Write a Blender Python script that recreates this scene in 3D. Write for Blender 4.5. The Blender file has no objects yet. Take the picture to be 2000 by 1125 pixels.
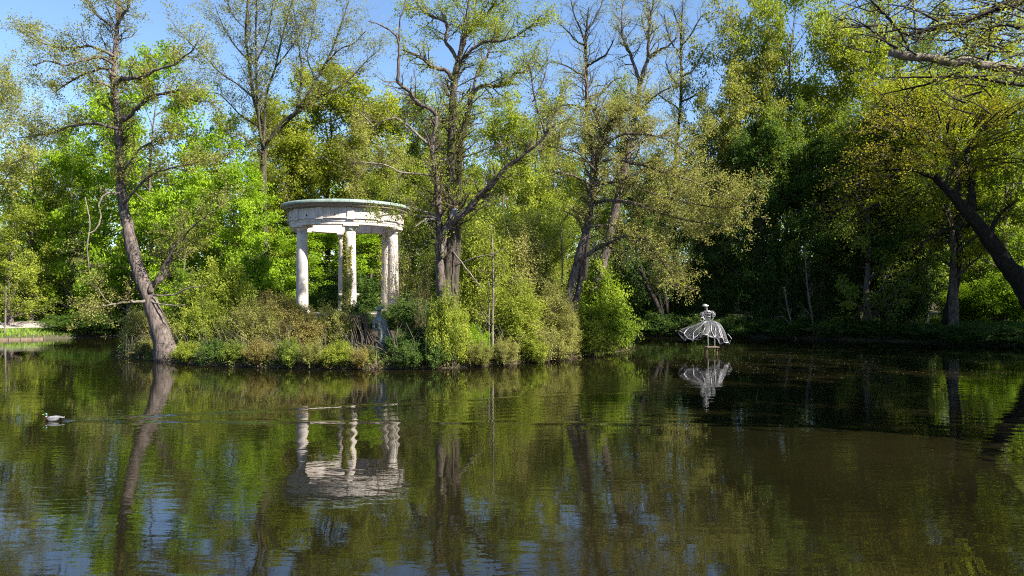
import bpy, math, random
import numpy as np
from mathutils import Vector

R = math.radians
scn = bpy.context.scene
col = scn.collection
LS = 1.0            # leaf count scale

# ------------------------------------------------------------------ camera, sky, sun
FPX, HZ, CAMZ = 1444.0, 582.0, 3.0      # focal length in photo pixels, horizon row, eye height
cam = bpy.data.cameras.new('camera'); camo = bpy.data.objects.new('camera', cam); col.objects.link(camo)
cam.sensor_width = 36.0; cam.lens = 36.0*FPX/2000.0
cam.shift_y = (HZ-562.5)/2000.0
cam.clip_end = 2000.0; cam.clip_start = 0.1
camo.location = (0, 0, CAMZ); camo.rotation_euler = (R(90), 0, 0)
scn.camera = camo

SUN_AZ, SUN_EL = 60.0, 42.0             # sun is behind the viewer, to the right
sdir = Vector((math.sin(R(SUN_AZ))*math.cos(R(SUN_EL)), -math.cos(R(SUN_AZ))*math.cos(R(SUN_EL)), math.sin(R(SUN_EL))))
world = bpy.data.worlds.new('World'); scn.world = world; world.use_nodes = True
wn = world.node_tree; wn.nodes.clear()
wout = wn.nodes.new('ShaderNodeOutputWorld'); wbg = wn.nodes.new('ShaderNodeBackground'); wsky = wn.nodes.new('ShaderNodeTexSky')
wsky.sky_type = 'NISHITA'; wsky.sun_disc = False; wsky.sun_elevation = R(SUN_EL)
wsky.sun_rotation = math.atan2(sdir.x, sdir.y)
wsky.air_density = 1.0; wsky.dust_density = 0.15; wsky.ozone_density = 4.5
wbg.inputs['Strength'].default_value = 0.068
wn.links.new(wsky.outputs[0], wbg.inputs['Color']); wn.links.new(wbg.outputs[0], wout.inputs['Surface'])
sun = bpy.data.lights.new('sun', 'SUN'); sun.energy = 5.0; sun.angle = R(0.53); sun.color = (1.0, 0.93, 0.80)
suno = bpy.data.objects.new('sun', sun); col.objects.link(suno)
suno.rotation_euler = sdir.to_track_quat('Z', 'Y').to_euler()
scn.view_settings.view_transform = 'Standard'; scn.view_settings.look = 'None'
scn.view_settings.exposure = 1.8; scn.view_settings.gamma = 1.0; scn.view_settings.use_curve_mapping = False
scn.cycles.max_bounces = 8; scn.cycles.diffuse_bounces = 3; scn.cycles.glossy_bounces = 3
scn.cycles.transmission_bounces = 6; scn.cycles.transparent_max_bounces = 8
scn.cycles.use_denoising = False
scn.cycles.pixel_filter_type = 'BLACKMAN_HARRIS'; scn.cycles.filter_width = 1.1

def P(px, py, Y):
    return np.array([(px-1000.0)/FPX*Y, Y, CAMZ+(HZ-py)/FPX*Y])
def PX(px, Y): return (px-1000.0)/FPX*Y
def PZ(py, Y): return CAMZ+(HZ-py)/FPX*Y

# ------------------------------------------------------------------ helpers: meshes
def mesh_np(name, V, F, smooth=True, attrs=None, uv=None):
    """V (n,3) float, F list of int arrays each (m,k)"""
    me = bpy.data.meshes.new(name)
    V = np.ascontiguousarray(V, dtype=np.float32)
    if not isinstance(F, (list, tuple)): F = [F]
    F = [np.ascontiguousarray(f, dtype=np.int32) for f in F if len(f)]
    loops = np.concatenate([f.ravel() for f in F]) if F else np.zeros(0, np.int32)
    tot = np.concatenate([np.full(len(f), f.shape[1], np.int32) for f in F]) if F else np.zeros(0, np.int32)
    start = np.concatenate([[0], np.cumsum(tot)[:-1]]).astype(np.int32) if len(tot) else tot
    me.vertices.add(len(V)); me.vertices.foreach_set('co', V.ravel())
    me.loops.add(len(loops)); me.loops.foreach_set('vertex_index', loops)
    me.polygons.add(len(tot)); me.polygons.foreach_set('loop_start', start)
    me.polygons.foreach_set('use_smooth', np.full(len(tot), smooth, dtype=bool))
    if attrs:
        for an, (dom, val) in attrs.items():
            a = me.attributes.new(an, 'FLOAT', dom); a.data.foreach_set('value', np.ascontiguousarray(val, dtype=np.float32))
    me.update(calc_edges=True)
    return me

def link(name, me, mat=None, parent=None, label=None, cat=None, group=None, kind=None):
    o = bpy.data.objects.new(name, me); col.objects.link(o)
    if me is not None and mat is not None:
        me.materials.clear()
        for m in (mat if isinstance(mat, (list, tuple)) else [mat]): me.materials.append(m)
    if parent is not None: o.parent = parent
    return tag(o, label, cat, group, kind)
def tag(o, label=None, cat=None, group=None, kind=None):
    if label: o['label'] = label
    if cat: o['category'] = cat
    if group: o['group'] = group
    if kind: o['kind'] = kind
    return o
def empty(name, loc, label=None, cat=None, group=None):
    o = bpy.data.objects.new(name, None); col.objects.link(o); o.location = tuple(loc)
    o.empty_display_size = 0.2
    return tag(o, label, cat, group)

class MB:
    """collects simple solids in one mesh"""
    def __init__(s): s.V = []; s.F = {}; s.n = 0
    def add(s, V, F):
        V = np.asarray(V, float)
        for f in (F if isinstance(F, (list, tuple)) and len(F) and isinstance(F[0], np.ndarray) and F[0].ndim == 2 else [np.asarray(F)]):
            if len(f): s.F.setdefault(f.shape[1], []).append(f+s.n)
        s.V.append(V); s.n += len(V)
    def box(s, c, d, rz=0.0, ry=0.0):
        c = np.array(c, float); hx, hy, hz = np.array(d)/2.0
        v = np.array([[x, y, z] for z in (-hz, hz) for y in (-hy, hy) for x in (-hx, hx)])
        ca, sa = math.cos(ry), math.sin(ry); v = v@np.array([[ca, 0, -sa], [0, 1, 0], [sa, 0, ca]])
        ca, sa = math.cos(rz), math.sin(rz); v = v@np.array([[ca, sa, 0], [-sa, ca, 0], [0, 0, 1]])
        s.add(v+c, np.array([[0, 2, 3, 1], [4, 5, 7, 6], [0, 1, 5, 4], [2, 6, 7, 3], [0, 4, 6, 2], [1, 3, 7, 5]]))
    def tube(s, pts, rad, sides=6, caps=True):
        pts = np.asarray(pts, float); rad = np.broadcast_to(np.asarray(rad, float), (len(pts),))
        V, F = tubes(pts[None], rad[None], sides); s.add(V, F)
        if caps:
            n = len(pts)
            s.add(V[:sides], np.arange(sides)[::-1][None]); s.add(V[(n-1)*sides:], np.arange(sides)[None])
    def lathe(s, prof, n=48, c=(0, 0, 0), a0=0.0, a1=2*math.pi):
        prof = np.asarray(prof, float); m = len(prof); full = abs(a1-a0-2*math.pi) < 1e-6
        a = np.linspace(a0, a1, n, endpoint=not full)
        V = np.stack([np.outer(np.sin(a), prof[:, 0]), -np.outer(np.cos(a), prof[:, 0]), np.tile(prof[:, 1], (n, 1))], -1).reshape(-1, 3)+np.array(c)
        F = []
        for i in range(n if full else n-1):
            j = (i+1) % n
            for k in range(m-1): F.append([i*m+k, j*m+k, j*m+k+1, i*m+k+1])
        s.add(V, np.array(F))
    def ringseg(s, r0, r1, z0, z1, a0, a1, n=4, c=(0, 0, 0)):
        """solid piece of a ring wall"""
        prof = np.array([[r0, z0], [r1, z0], [r1, z1], [r0, z1], [r0, z0]])
        s.lathe(prof, n+1, c, a0, a1)
        V = s.V[-1]; s.add(V[:4], np.array([[0, 3, 2, 1]])); s.add(V[-5:-1], np.array([[0, 1, 2, 3]]))
    def mesh(s, name, smooth=False):
        return mesh_np(name, np.concatenate(s.V), [np.concatenate(f) for f in s.F.values()], smooth)
    def build(s, name, mat, parent=None, smooth=False, **kw):
        return link(name, s.mesh(name, smooth), mat, parent, **kw)

def nrm(v): return v/np.maximum(np.linalg.norm(v, axis=-1, keepdims=True), 1e-9)

def tubes(pts, rad, sides, rough=None, rng=None):
    N, n, _ = pts.shape
    T = np.empty_like(pts); T[:, 1:-1] = pts[:, 2:]-pts[:, :-2]; T[:, 0] = pts[:, 1]-pts[:, 0]; T[:, -1] = pts[:, -1]-pts[:, -2]
    T = nrm(T)
    m = np.abs(T.mean(1)); ax = np.eye(3)[np.argmin(m, axis=1)]
    ref = np.repeat(ax[:, None, :], n, 1)
    A = nrm(ref-T*(ref*T).sum(-1, keepdims=True)); B = np.cross(T, A)
    th = np.arange(sides)*2*math.pi/sides
    rr = rad[:, :, None]*np.ones(sides)
    if rough is not None: rr = rr*(1+rough*rng.standard_normal(rr.shape))
    V = pts[:, :, None, :]+rr[..., None]*(np.cos(th)[:, None]*A[:, :, None, :]+np.sin(th)[:, None]*B[:, :, None, :])
    base = (np.arange(N)*n*sides)[:, None, None]; i = np.arange(n-1)[None, :, None]*sides; j = np.arange(sides)[None, None, :]; j2 = (j+1) % sides
    F = np.stack([base+i+j, base+i+j2, base+i+sides+j2, base+i+sides+j], -1).reshape(-1, 4)
    return V.reshape(-1, 3), F

def resample(pts, n):
    """smooth Catmull-Rom resample of a polyline"""
    p = np.asarray(pts, float); k = len(p)
    if k == 2: return p[0]+(p[1]-p[0])*np.linspace(0, 1, n)[:, None]
    q = np.vstack([2*p[0]-p[1], p, 2*p[-1]-p[-2]])
    d = np.concatenate([[0], np.cumsum(np.linalg.norm(np.diff(p, axis=0), axis=1))])
    s = np.linspace(0, d[-1], n); i = np.clip(np.searchsorted(d, s, side='right')-1, 0, k-2)
    t = ((s-d[i])/np.maximum(d[i+1]-d[i], 1e-9))[:, None]
    p0, p1, p2, p3 = q[i], q[i+1], q[i+2], q[i+3]
    return 0.5*((2*p1)+(-p0+p2)*t+(2*p0-5*p1+4*p2-p3)*t*t+(-p0+3*p1-3*p2+p3)*t**3)

def sprout(rng, pts, rad, n, t0, t1, L, ang, up, Pn, wob=0.15, rfac=0.55, flat=1.0, curv=0.0, rtip=0.25, rmin=0.004, taper=0.0, angsd=12):
    """grow n children on each parent polyline; returns (N*n,Pn,3),(N*n,Pn), t"""
    N, Pp, _ = pts.shape
    if N == 0 or n == 0: return np.zeros((0, Pn, 3)), np.zeros((0, Pn)), np.zeros(0)
    t = t0+(t1-t0)*(np.arange(n)[None]+rng.random((N, n)))/n
    f = t*(Pp-1); i0 = np.clip(f.astype(int), 0, Pp-2); fr = (f-i0)[..., None]
    idx = np.arange(N)[:, None]
    a, b = pts[idx, i0], pts[idx, i0+1]
    start = a+(b-a)*fr; tan = nrm(b-a); r0 = rad[idx, i0]*(1-fr[..., 0])+rad[idx, i0+1]*fr[..., 0]
    rv = rng.standard_normal((N, n, 3)); rv[..., 2] *= flat
    perp = nrm(rv-tan*(rv*tan).sum(-1, keepdims=True))
    an = np.radians(ang+angsd*rng.standard_normal((N, n)))[..., None]
    d = nrm(np.cos(an)*tan+np.sin(an)*perp+np.array([0, 0, up]))
    Ls = (L[0]+(L[1]-L[0])*rng.random((N, n)))*(1-taper*(t-t0)/max(t1-t0, 1e-6))
    out = np.empty((N, n, Pn, 3)); out[:, :, 0] = start; p = start.copy()
    for k in range(1, Pn):
        d = nrm(d+wob*rng.standard_normal(d.shape)+np.array([0, 0, curv])); p = p+d*(Ls/(Pn-1))[..., None]; out[:, :, k] = p
    r = np.maximum(r0*rfac, rmin)[..., None]*np.linspace(1, rtip, Pn)
    return out.reshape(-1, Pn, 3), r.reshape(-1, Pn), t.ravel()

def leafmesh(name, C, Nn, S, tint, rng, aspect=0.62):
    """folded rhombic leaves"""
    n = len(C); Nn = nrm(Nn); rv = rng.standard_normal((n, 3)); D = nrm(rv-Nn*(rv*Nn).sum(-1, keepdims=True)); W = np.cross(Nn, D)
    S = S[:, None]
    V = np.empty((n, 4, 3)); V[:, 0] = C-D*S*.5; V[:, 2] = C+D*S*.5
    V[:, 1] = C-D*S*.06+W*S*.5*aspect+Nn*S*.13; V[:, 3] = C-D*S*.06-W*S*.5*aspect+Nn*S*.13
    b = np.arange(n)[:, None]*4
    F = np.stack([b+np.array([[0, 3, 2]]), b+np.array([[0, 2, 1]])], 1).reshape(-1, 3)
    return mesh_np(name, V.reshape(-1, 3), F, smooth=False, attrs={'tint': ('FACE', np.repeat(tint, 2))})

def scatter(rng, pts, per, spread, size, up=0.6, out=None, flat=1.0, t0=0.15, tone=None, keep=1.0):
    """leaf centres, normals, sizes, tint along twigs"""
    N, Pn, _ = pts.shape
    m = max(1, int(round(per*LS)))
    t = t0+(1-t0)*rng.random((N, m)); f = t*(Pn-1); i0 = np.clip(f.astype(int), 0, Pn-2); fr = (f-i0)[..., None]; idx = np.arange(N)[:, None]
    C = pts[idx, i0]*(1-fr)+pts[idx, i0+1]*fr
    off = rng.standard_normal((N, m, 3))*spread; off[..., 2] *= flat; C = C+off
    Nn = rng.standard_normal((N, m, 3))*0.75+np.array([0, 0, up])
    if out is not None: Nn = Nn+0.5*nrm(C-out)
    S = size*(0.6+0.8*rng.random((N, m)))
    tw = rng.standard_normal(N)*0.13 if tone is None else tone
    ti = np.clip(0.5+tw[:, None]+0.14*rng.standard_normal((N, m)), 0, 1)
    C, Nn, S, ti = C.reshape(-1, 3), Nn.reshape(-1, 3), S.ravel(), ti.ravel()
    if keep < 1:
        k = rng.random(len(C)) < keep; C, Nn, S, ti = C[k], Nn[k], S[k], ti[k]
    return C, Nn, S, ti

# ------------------------------------------------------------------ materials
def newmat(name):
    m = bpy.data.materials.new(name); m.use_nodes = True; nt = m.node_tree; nt.nodes.clear()
    o = nt.nodes.new('ShaderNodeOutputMaterial'); return m, nt, o
def ramp(nt, fac, stops):
    r = nt.nodes.new('ShaderNodeValToRGB'); e = r.color_ramp.elements
    while len(e) < len(stops): e.new(0.5)
    for i, (p, c) in enumerate(stops): e[i].position = p; e[i].color = (*c, 1)
    if fac is not None: nt.links.new(fac, r.inputs[0])
    return r
def noise(nt, scale, detail=4, rough=.55, vec=None, scl=None):
    n = nt.nodes.new('ShaderNodeTexNoise'); n.inputs['Scale'].default_value = scale; n.inputs['Detail'].default_value = detail; n.inputs['Roughness'].default_value = rough
    if vec is None:
        tc = nt.nodes.new('ShaderNodeTexCoord'); vec = tc.outputs['Object']
    if scl:
        mp = nt.nodes.new('ShaderNodeMapping'); mp.inputs['Scale'].default_value = scl; nt.links.new(vec, mp.inputs[0]); vec = mp.outputs[0]
    nt.links.new(vec, n.inputs['Vector']); return n
def mixc(nt, fac, a, b, mode='MIX'):
    m = nt.nodes.new('ShaderNodeMix'); m.data_type = 'RGBA'; m.blend_type = mode
    for k, v in ((0, fac), (6, a), (7, b)):
        if hasattr(v, 'is_linked'): nt.links.new(v, m.inputs[k])
        else: m.inputs[k].default_value = v if k == 0 else (*v, 1)
    return m.outputs[2]

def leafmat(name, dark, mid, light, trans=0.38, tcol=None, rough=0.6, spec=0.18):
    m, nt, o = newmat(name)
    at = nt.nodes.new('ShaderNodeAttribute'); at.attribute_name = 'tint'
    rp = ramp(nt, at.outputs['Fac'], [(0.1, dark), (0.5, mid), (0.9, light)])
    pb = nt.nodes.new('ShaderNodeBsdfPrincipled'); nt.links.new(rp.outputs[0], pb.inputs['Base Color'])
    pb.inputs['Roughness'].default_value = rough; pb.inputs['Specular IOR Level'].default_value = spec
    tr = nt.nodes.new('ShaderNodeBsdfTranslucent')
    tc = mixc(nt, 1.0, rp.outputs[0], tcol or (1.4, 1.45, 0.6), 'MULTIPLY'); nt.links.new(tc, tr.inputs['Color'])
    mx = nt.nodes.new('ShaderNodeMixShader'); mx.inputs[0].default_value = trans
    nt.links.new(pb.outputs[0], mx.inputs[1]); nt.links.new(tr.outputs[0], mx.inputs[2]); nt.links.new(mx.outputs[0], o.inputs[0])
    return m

M = {}
M['maple'] = leafmat('maple_leaf', (.10, .17, .008), (.19, .30, .012), (.29, .41, .022), .45)
M['fresh'] = leafmat('fresh_leaf', (.12, .16, .018), (.23, .275, .03), (.33, .37, .05), .45)
M['lime'] = leafmat('lime_leaf', (.105, .16, .014), (.20, .275, .024), (.30, .375, .042), .45)
M['olive'] = leafmat('olive_leaf', (.12, .13, .028), (.215, .225, .05), (.32, .32, .085), .42)
M['yellow'] = leafmat('yellow_oak_leaf', (.13, .155, .014), (.225, .26, .02), (.32, .34, .035), .45)
M['ochre'] = leafmat('ochre_oak_leaf', (.14, .14, .012), (.24, .225, .016), (.33, .285, .028), .42)
M['midgreen'] = leafmat('mid_green_leaf', (.07, .11, .014), (.135, .185, .024), (.22, .27, .04), .42)
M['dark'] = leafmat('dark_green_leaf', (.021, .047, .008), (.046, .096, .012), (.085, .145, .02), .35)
M['ivy'] = leafmat('ivy_leaf', (.022, .05, .009), (.055, .105, .014), (.11, .17, .026), .28, rough=.5, spec=.25)
M['alder'] = leafmat('alder_leaf', (.15, .155, .04), (.26, .26, .075), (.37, .36, .12), .4)
M['rust'] = leafmat('reddish_shrub_leaf', (.13, .10, .03), (.24, .195, .05), (.31, .29, .07), .36)
M['grass'] = leafmat('grass_blade', (.10, .17, .02), (.17, .27, .03), (.26, .36, .06), .35)
M['litter'] = leafmat('dead_leaf', (.05, .03, .018), (.12, .07, .035), (.22, .15, .08), .1)

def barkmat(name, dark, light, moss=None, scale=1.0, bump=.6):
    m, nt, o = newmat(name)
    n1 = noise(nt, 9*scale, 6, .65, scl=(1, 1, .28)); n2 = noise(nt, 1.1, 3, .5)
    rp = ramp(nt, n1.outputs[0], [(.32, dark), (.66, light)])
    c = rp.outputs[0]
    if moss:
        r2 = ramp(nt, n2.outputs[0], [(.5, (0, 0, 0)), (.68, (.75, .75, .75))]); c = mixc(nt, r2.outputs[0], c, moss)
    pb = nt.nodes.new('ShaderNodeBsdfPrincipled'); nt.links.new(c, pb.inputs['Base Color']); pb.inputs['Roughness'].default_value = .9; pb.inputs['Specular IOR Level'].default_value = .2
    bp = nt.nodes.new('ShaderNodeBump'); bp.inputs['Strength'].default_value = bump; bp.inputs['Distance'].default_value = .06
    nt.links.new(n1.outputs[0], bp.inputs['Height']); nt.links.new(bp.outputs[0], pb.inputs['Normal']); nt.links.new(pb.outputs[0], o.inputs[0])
    return m
M['bark'] = barkmat('grey_bark', (.014, .011, .010), (.165, .132, .118), bump=1.0)
M['bark_moss'] = barkmat('mossy_bark', (.012, .010, .008), (.095, .078, .06), (.06, .068, .018), bump=1.0)
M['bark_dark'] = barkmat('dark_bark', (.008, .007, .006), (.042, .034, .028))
M['bark_pale'] = barkmat('pale_bark', (.06, .05, .04), (.22, .19, .155))
M['twig'] = barkmat('twig_bark', (.035, .027, .02), (.12, .09, .065))
M['deadwood'] = barkmat('bare_deadwood', (.07, .058, .045), (.22, .19, .15))

def simple(name, c, rough=.7, spec=.4, metal=0.0, var=None, scale=6, bump=0):
    m, nt, o = newmat(name); pb = nt.nodes.new('ShaderNodeBsdfPrincipled')
    pb.inputs['Roughness'].default_value = rough; pb.inputs['Specular IOR Level'].default_value = spec; pb.inputs['Metallic'].default_value = metal
    n = noise(nt, scale, 6, .62)
    c2 = var or tuple(x*.6 for x in c)
    rp = ramp(nt, n.outputs[0], [(.3, c2), (.62, c)]); nt.links.new(rp.outputs[0], pb.inputs['Base Color'])
    if bump:
        bp = nt.nodes.new('ShaderNodeBump'); bp.inputs['Strength'].default_value = bump; bp.inputs['Distance'].default_value = .03
        nt.links.new(n.outputs[0], bp.inputs['Height']); nt.links.new(bp.outputs[0], pb.inputs['Normal'])
    nt.links.new(pb.outputs[0], o.inputs[0]); return m

# weathered white paint on the temple: stains run down, dirt gathers in blotches
def paintmat(name, base, stain, low=.36, high=.6):
    m, nt, o = newmat(name); pb = nt.nodes.new('ShaderNodeBsdfPrincipled'); pb.inputs['Roughness'].default_value = .75
    a = noise(nt, 3.2, 6, .7, scl=(1, 1, .22)); b = noise(nt, 14, 4, .6)
    r1 = ramp(nt, a.outputs[0], [(low, (0, 0, 0)), (high, (1, 1, 1))]); c = mixc(nt, r1.outputs[0], stain, base)
    r2 = ramp(nt, b.outputs[0], [(.24, (0.7, .66, .6)), (.44, (1, 1, 1))]); c = mixc(nt, 1.0, c, r2.outputs[0], 'MULTIPLY')
    nt.links.new(c, pb.inputs['Base Color'])
    bp = nt.nodes.new('ShaderNodeBump'); bp.inputs['Strength'].default_value = .25; bp.inputs['Distance'].default_value = .02
    nt.links.new(b.outputs[0], bp.inputs['Height']); nt.links.new(bp.outputs[0], pb.inputs['Normal']); nt.links.new(pb.outputs[0], o.inputs[0]); return m
M['paint'] = paintmat('weathered_white_paint', (.55, .51, .505), (.36, .30, .265))
M['paint_shaft'] = paintmat('column_plaster', (.50, .45, .435), (.34, .27, .235), .30, .55)
M['cornice'] = simple('cornice_metal', (.23, .19, .155), .6, var=(.14, .115, .09), scale=5)
M['copper'] = simple('verdigris_copper', (.21, .27, .25), .55, var=(.12, .165, .15), scale=4)
M['hole'] = simple('dark_hole', (.01, .01, .01), .9)
M['stone'] = simple('grey_stone', (.33, .30, .26), .85, var=(.15, .13, .10), scale=8, bump=.4)
M['bronze'] = simple('weathered_bronze', (.13, .115, .095), .5, var=(.08, .085, .075), scale=7)
M['lead'] = simple('pale_grey_statue_metal', (.20, .215, .19), .6, var=(.025, .035, .028), scale=11, bump=.5)
M['wire'] = simple('silver_wire', (.33, .33, .36), .42, metal=.35, var=(.17, .17, .19))
M['wiremesh'] = simple('silver_wire_mesh', (.20, .20, .225), .5, metal=.3, var=(.12, .12, .14))
M['rust_wood'] = simple('wet_brown_wood', (.14, .085, .05), .75, var=(.06, .035, .02), scale=9)
M['rust_metal'] = simple('rusty_plate', (.22, .16, .135), .7, var=(.12, .075, .055), scale=9)
M['plank'] = simple('weathered_plank', (.19, .135, .095), .85, var=(.10, .07, .05), scale=5, bump=.3)
M['path'] = simple('sandy_path', (.38, .335, .30), .95, var=(.27, .23, .20), scale=1.4, bump=.2)
M['petal'] = simple('fallen_petal', (.26, .23, .16), .7, var=(.12, .09, .05))
M['heron_grey'] = simple('heron_plumage', (.17, .175, .20), .7, var=(.11, .115, .135), scale=14)
M['heron_white'] = simple('heron_white', (.55, .53, .5), .7)
M['black'] = simple('black_feather', (.012, .012, .014), .5)
M['horn'] = simple('yellow_bill', (.72, .50, .05), .45, var=(.5, .33, .04))
M['duck_flank'] = simple('duck_flank', (.24, .22, .22), .7, var=(.15, .135, .135), scale=20)
M['duck_breast'] = simple('duck_breast', (.06, .03, .02), .6)
M['duck_head'] = simple('duck_green_head', (.008, .06, .04), .3, spec=.7, var=(.004, .03, .03))

# ------------------------------------------------------------------ terrain
POND = np.array([(-75, 3), (-30, 1), (-10, 1.5), (0, 2.5), (10.2, 6), (12.2, 13), (17.2, 19.5), (24.5, 27), (31, 35), (33.8, 42), (32.5, 46.6), (28, 50), (19.2, 55.5), (10.2, 59), (2, 62),
                 (-12, 62), (-24, 60.5), (-31, 58.5), (-33.7, 54.4), (-36, 52.2), (-44, 50.5), (-58, 44), (-75, 36)], float)
ISL = np.array([(-21.6, 41), (-20.2, 37.6), (-16.5, 34.8), (-12.5, 32.2), (-9, 31.3), (-5, 31.1), (-2.9, 31.4), (-0.9, 32.6), (1.0, 34.6), (2.6, 36.3), (5.0, 39.6), (7.3, 43.6),
                (6.8, 47.5), (2, 51.5), (-6, 53.2), (-14, 52), (-19, 48.5), (-21.4, 45)], float)
def chaikin(p, n=2):
    for _ in range(n):
        q = np.roll(p, -1, 0); p = np.stack([p*.75+q*.25, p*.25+q*.75], 1).reshape(-1, 2)
    return p
PONDs, ISLs = chaikin(POND), chaikin(ISL)
def sdist(pts, poly):
    """signed distance, negative inside"""
    out = np.empty(len(pts))
    a = poly; b = np.roll(poly, -1, 0); ab = b-a; l2 = (ab**2).sum(1)
    for s in range(0, len(pts), 20000):
        p = pts[s:s+20000]; ap = p[:, None]-a
        t = np.clip((ap*ab).sum(2)/l2, 0, 1); d = np.sqrt(((ap-t[..., None]*ab)**2).sum(2)).min(1)
        c = ((a[:, 1] > p[:, None, 1]) != (b[:, 1] > p[:, None, 1])) & (p[:, None, 0] < (b[:, 0]-a[:, 0])*(p[:, None, 1]-a[:, 1])/(b[:, 1]-a[:, 1]+1e-12)+a[:, 0])
        out[s:s+20000] = np.where(c.sum(1) % 2 == 1, -d, d)
    return out
def ss(x, a, b):
    t = np.clip((x-a)/(b-a), 0, 1); return t*t*(3-2*t)
def wob2(x, y): return .5*np.sin(x*.9+1.3*np.sin(y*.6))+.5*np.sin(y*1.1+1.7*np.sin(x*.5))
def ground_h(x, y):
    p = np.stack([x, y], 1); d = sdist(p, PONDs)
    land = .22+.12*np.clip(d, 0, 6)+ss(d, 6, 60)*4.0+ss(d, 40, 200)*6+.08*wob2(x, y)*ss(d, 1, 4)
    bed = np.maximum(-1.1, d*.45)
    h = np.where(d > 0, land*ss(d, -.1, .5)+.02, bed-.02)
    return h
def island_h(x, y):
    d = -sdist(np.stack([x, y], 1), ISLs)
    up = .2+1.9*ss(d, 0, 9)+.06*wob2(x*1.7, y*1.7)
    return np.where(d > 0, up*ss(d, -.05, .6)+.02, np.maximum(-.9, d*.7)-.02)
def gz(x, y): return float(ground_h(np.array([x], float), np.array([y], float))[0])
def iz(x, y): return float(island_h(np.array([x], float), np.array([y], float))[0])
def gridmesh(name, xs, ys, fn):
    X, Y = np.meshgrid(xs, ys); x, y = X.ravel(), Y.ravel(); V = np.stack([x, y, fn(x, y)], 1)
    nx, ny = len(xs), len(ys); i = np.arange(ny-1)[:, None]*nx+np.arange(nx-1)[None]
    F = np.stack([i, i+1, i+nx+1, i+nx], -1).reshape(-1, 4); return V, F

def groundmat(name, a, b, c):
    m, nt, o = newmat(name); pb = nt.nodes.new('ShaderNodeBsdfPrincipled'); pb.inputs['Roughness'].default_value = .95
    n1 = noise(nt, .35, 5, .6); n2 = noise(nt, 9, 5, .7)
    r1 = ramp(nt, n1.outputs[0], [(.4, a), (.6, b)]); r2 = ramp(nt, n2.outputs[0], [(.45, (0, 0, 0)), (.6, (1, 1, 1))])
    nt.links.new(mixc(nt, r2.outputs[0], r1.outputs[0], c), pb.inputs['Base Color'])
    bp = nt.nodes.new('ShaderNodeBump'); bp.inputs['Strength'].default_value = .8; bp.inputs['Distance'].default_value = .1
    nt.links.new(n2.outputs[0], bp.inputs['Height']); nt.links.new(bp.outputs[0], pb.inputs['Normal']); nt.links.new(pb.outputs[0], o.inputs[0]); return m
M['ground'] = groundmat('woodland_ground', (.04, .032, .018), (.05, .07, .018), (.06, .046, .028))
M['soil'] = groundmat('island_soil', (.035, .026, .016), (.05, .042, .022), (.075, .06, .035))
xs = np.concatenate([np.linspace(-1500, -130, 14), np.arange(-120, 90, 1.2), np.linspace(100, 1500, 14)])
ys = np.concatenate([np.linspace(-1500, -40, 10), np.arange(-30, 110, 1.0), np.linspace(115, 1500, 16)])
V, F = gridmesh('g', xs, ys, ground_h)
link('ground', mesh_np('ground', V, F), M['ground'], kind='structure')
V, F = gridmesh('i', np.arange(-24, 10.1, .4), np.arange(29, 56.1, .4), island_h)
link('island_ground', mesh_np('island_ground', V, F), M['soil'], kind='structure')

# water: one sheet with the duck's wake and slow swells as real relief, fine ripples as bump
DUCK = P(104, 822, 18.05); DUCK[2] = 0
def water_h(x, y):
    z = np.zeros_like(x)
    dx, dy = x-DUCK[0]-.1, y-DUCK[1]
    ax = R(6); u = dx*math.cos(ax)+dy*math.sin(ax); v = -dx*math.sin(ax)+dy*math.cos(ax)
    for sgn, k in ((1, .26), (-1, .13)):
        d = v-sgn*k*u; w = .09+.022*np.maximum(u, 0)
        z += np.where(u > 0, .042*np.exp(-np.maximum(u, 0)/6.5)*np.exp(-(d/w)**2)*np.cos(d/w*2.2), 0)
    z += np.where(u > 0, .004*np.exp(-u/3)*np.exp(-(v/.25)**2)*np.sin(u*14), 0)
    # an older spreading ring in the middle of the pond and another before the dancer
    for cx, cy, r0, wl, am, wd in ((2.8, 13.5, 6.4, .55, .0016, 2.4), (-4.4, 20.3, 2.9, .6, .0010, .5), (12.5, 21.5, 5.2, .6, .0011, 2.6)):
        r = np.hypot(x-cx, y-cy); ang = np.arctan2(y-cy, x-cx); z += am*np.exp(-((r-r0)/wd)**2)*np.sin(2*math.pi*r/wl+1.1*np.sin(x*1.7+.6*y)+.9*np.sin(y*2.3-.8*x))*(.55+.45*np.sin(ang*2.3+cx))
    return z
xs = np.concatenate([np.linspace(-76, -22, 28), np.arange(-21, -12, .4), np.arange(-12, 8, .12), np.arange(8, 20, .2), np.arange(20.5, 36.5, 1)])
ys = np.concatenate([np.arange(.5, 8, .5), np.arange(8, 14, .16), np.arange(14, 26, .12), np.arange(26, 63.5, .6)])
V, F = gridmesh('w', xs, ys, water_h)
m, nt, o = newmat('pond_water'); pb = nt.nodes.new('ShaderNodeBsdfPrincipled')
n0 = noise(nt, .16, 3, .5); rp = ramp(nt, n0.outputs[0], [(.35, (.0045, .0042, .0016)), (.7, (.0105, .009, .0034))]); nt.links.new(rp.outputs[0], pb.inputs['Base Color'])
pb.inputs['Roughness'].default_value = .015; pb.inputs['IOR'].default_value = 1.5; pb.inputs['Specular IOR Level'].default_value = .5
na = noise(nt, 1.7, 3, .45, scl=(.5, 1.3, 1)); nb = noise(nt, 6.0, 2, .5, scl=(.5, 1.3, 1)); nc = noise(nt, .22, 2, .5)
rc = ramp(nt, nc.outputs[0], [(.38, (.18, .18, .18)), (.62, (1, 1, 1))])
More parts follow.
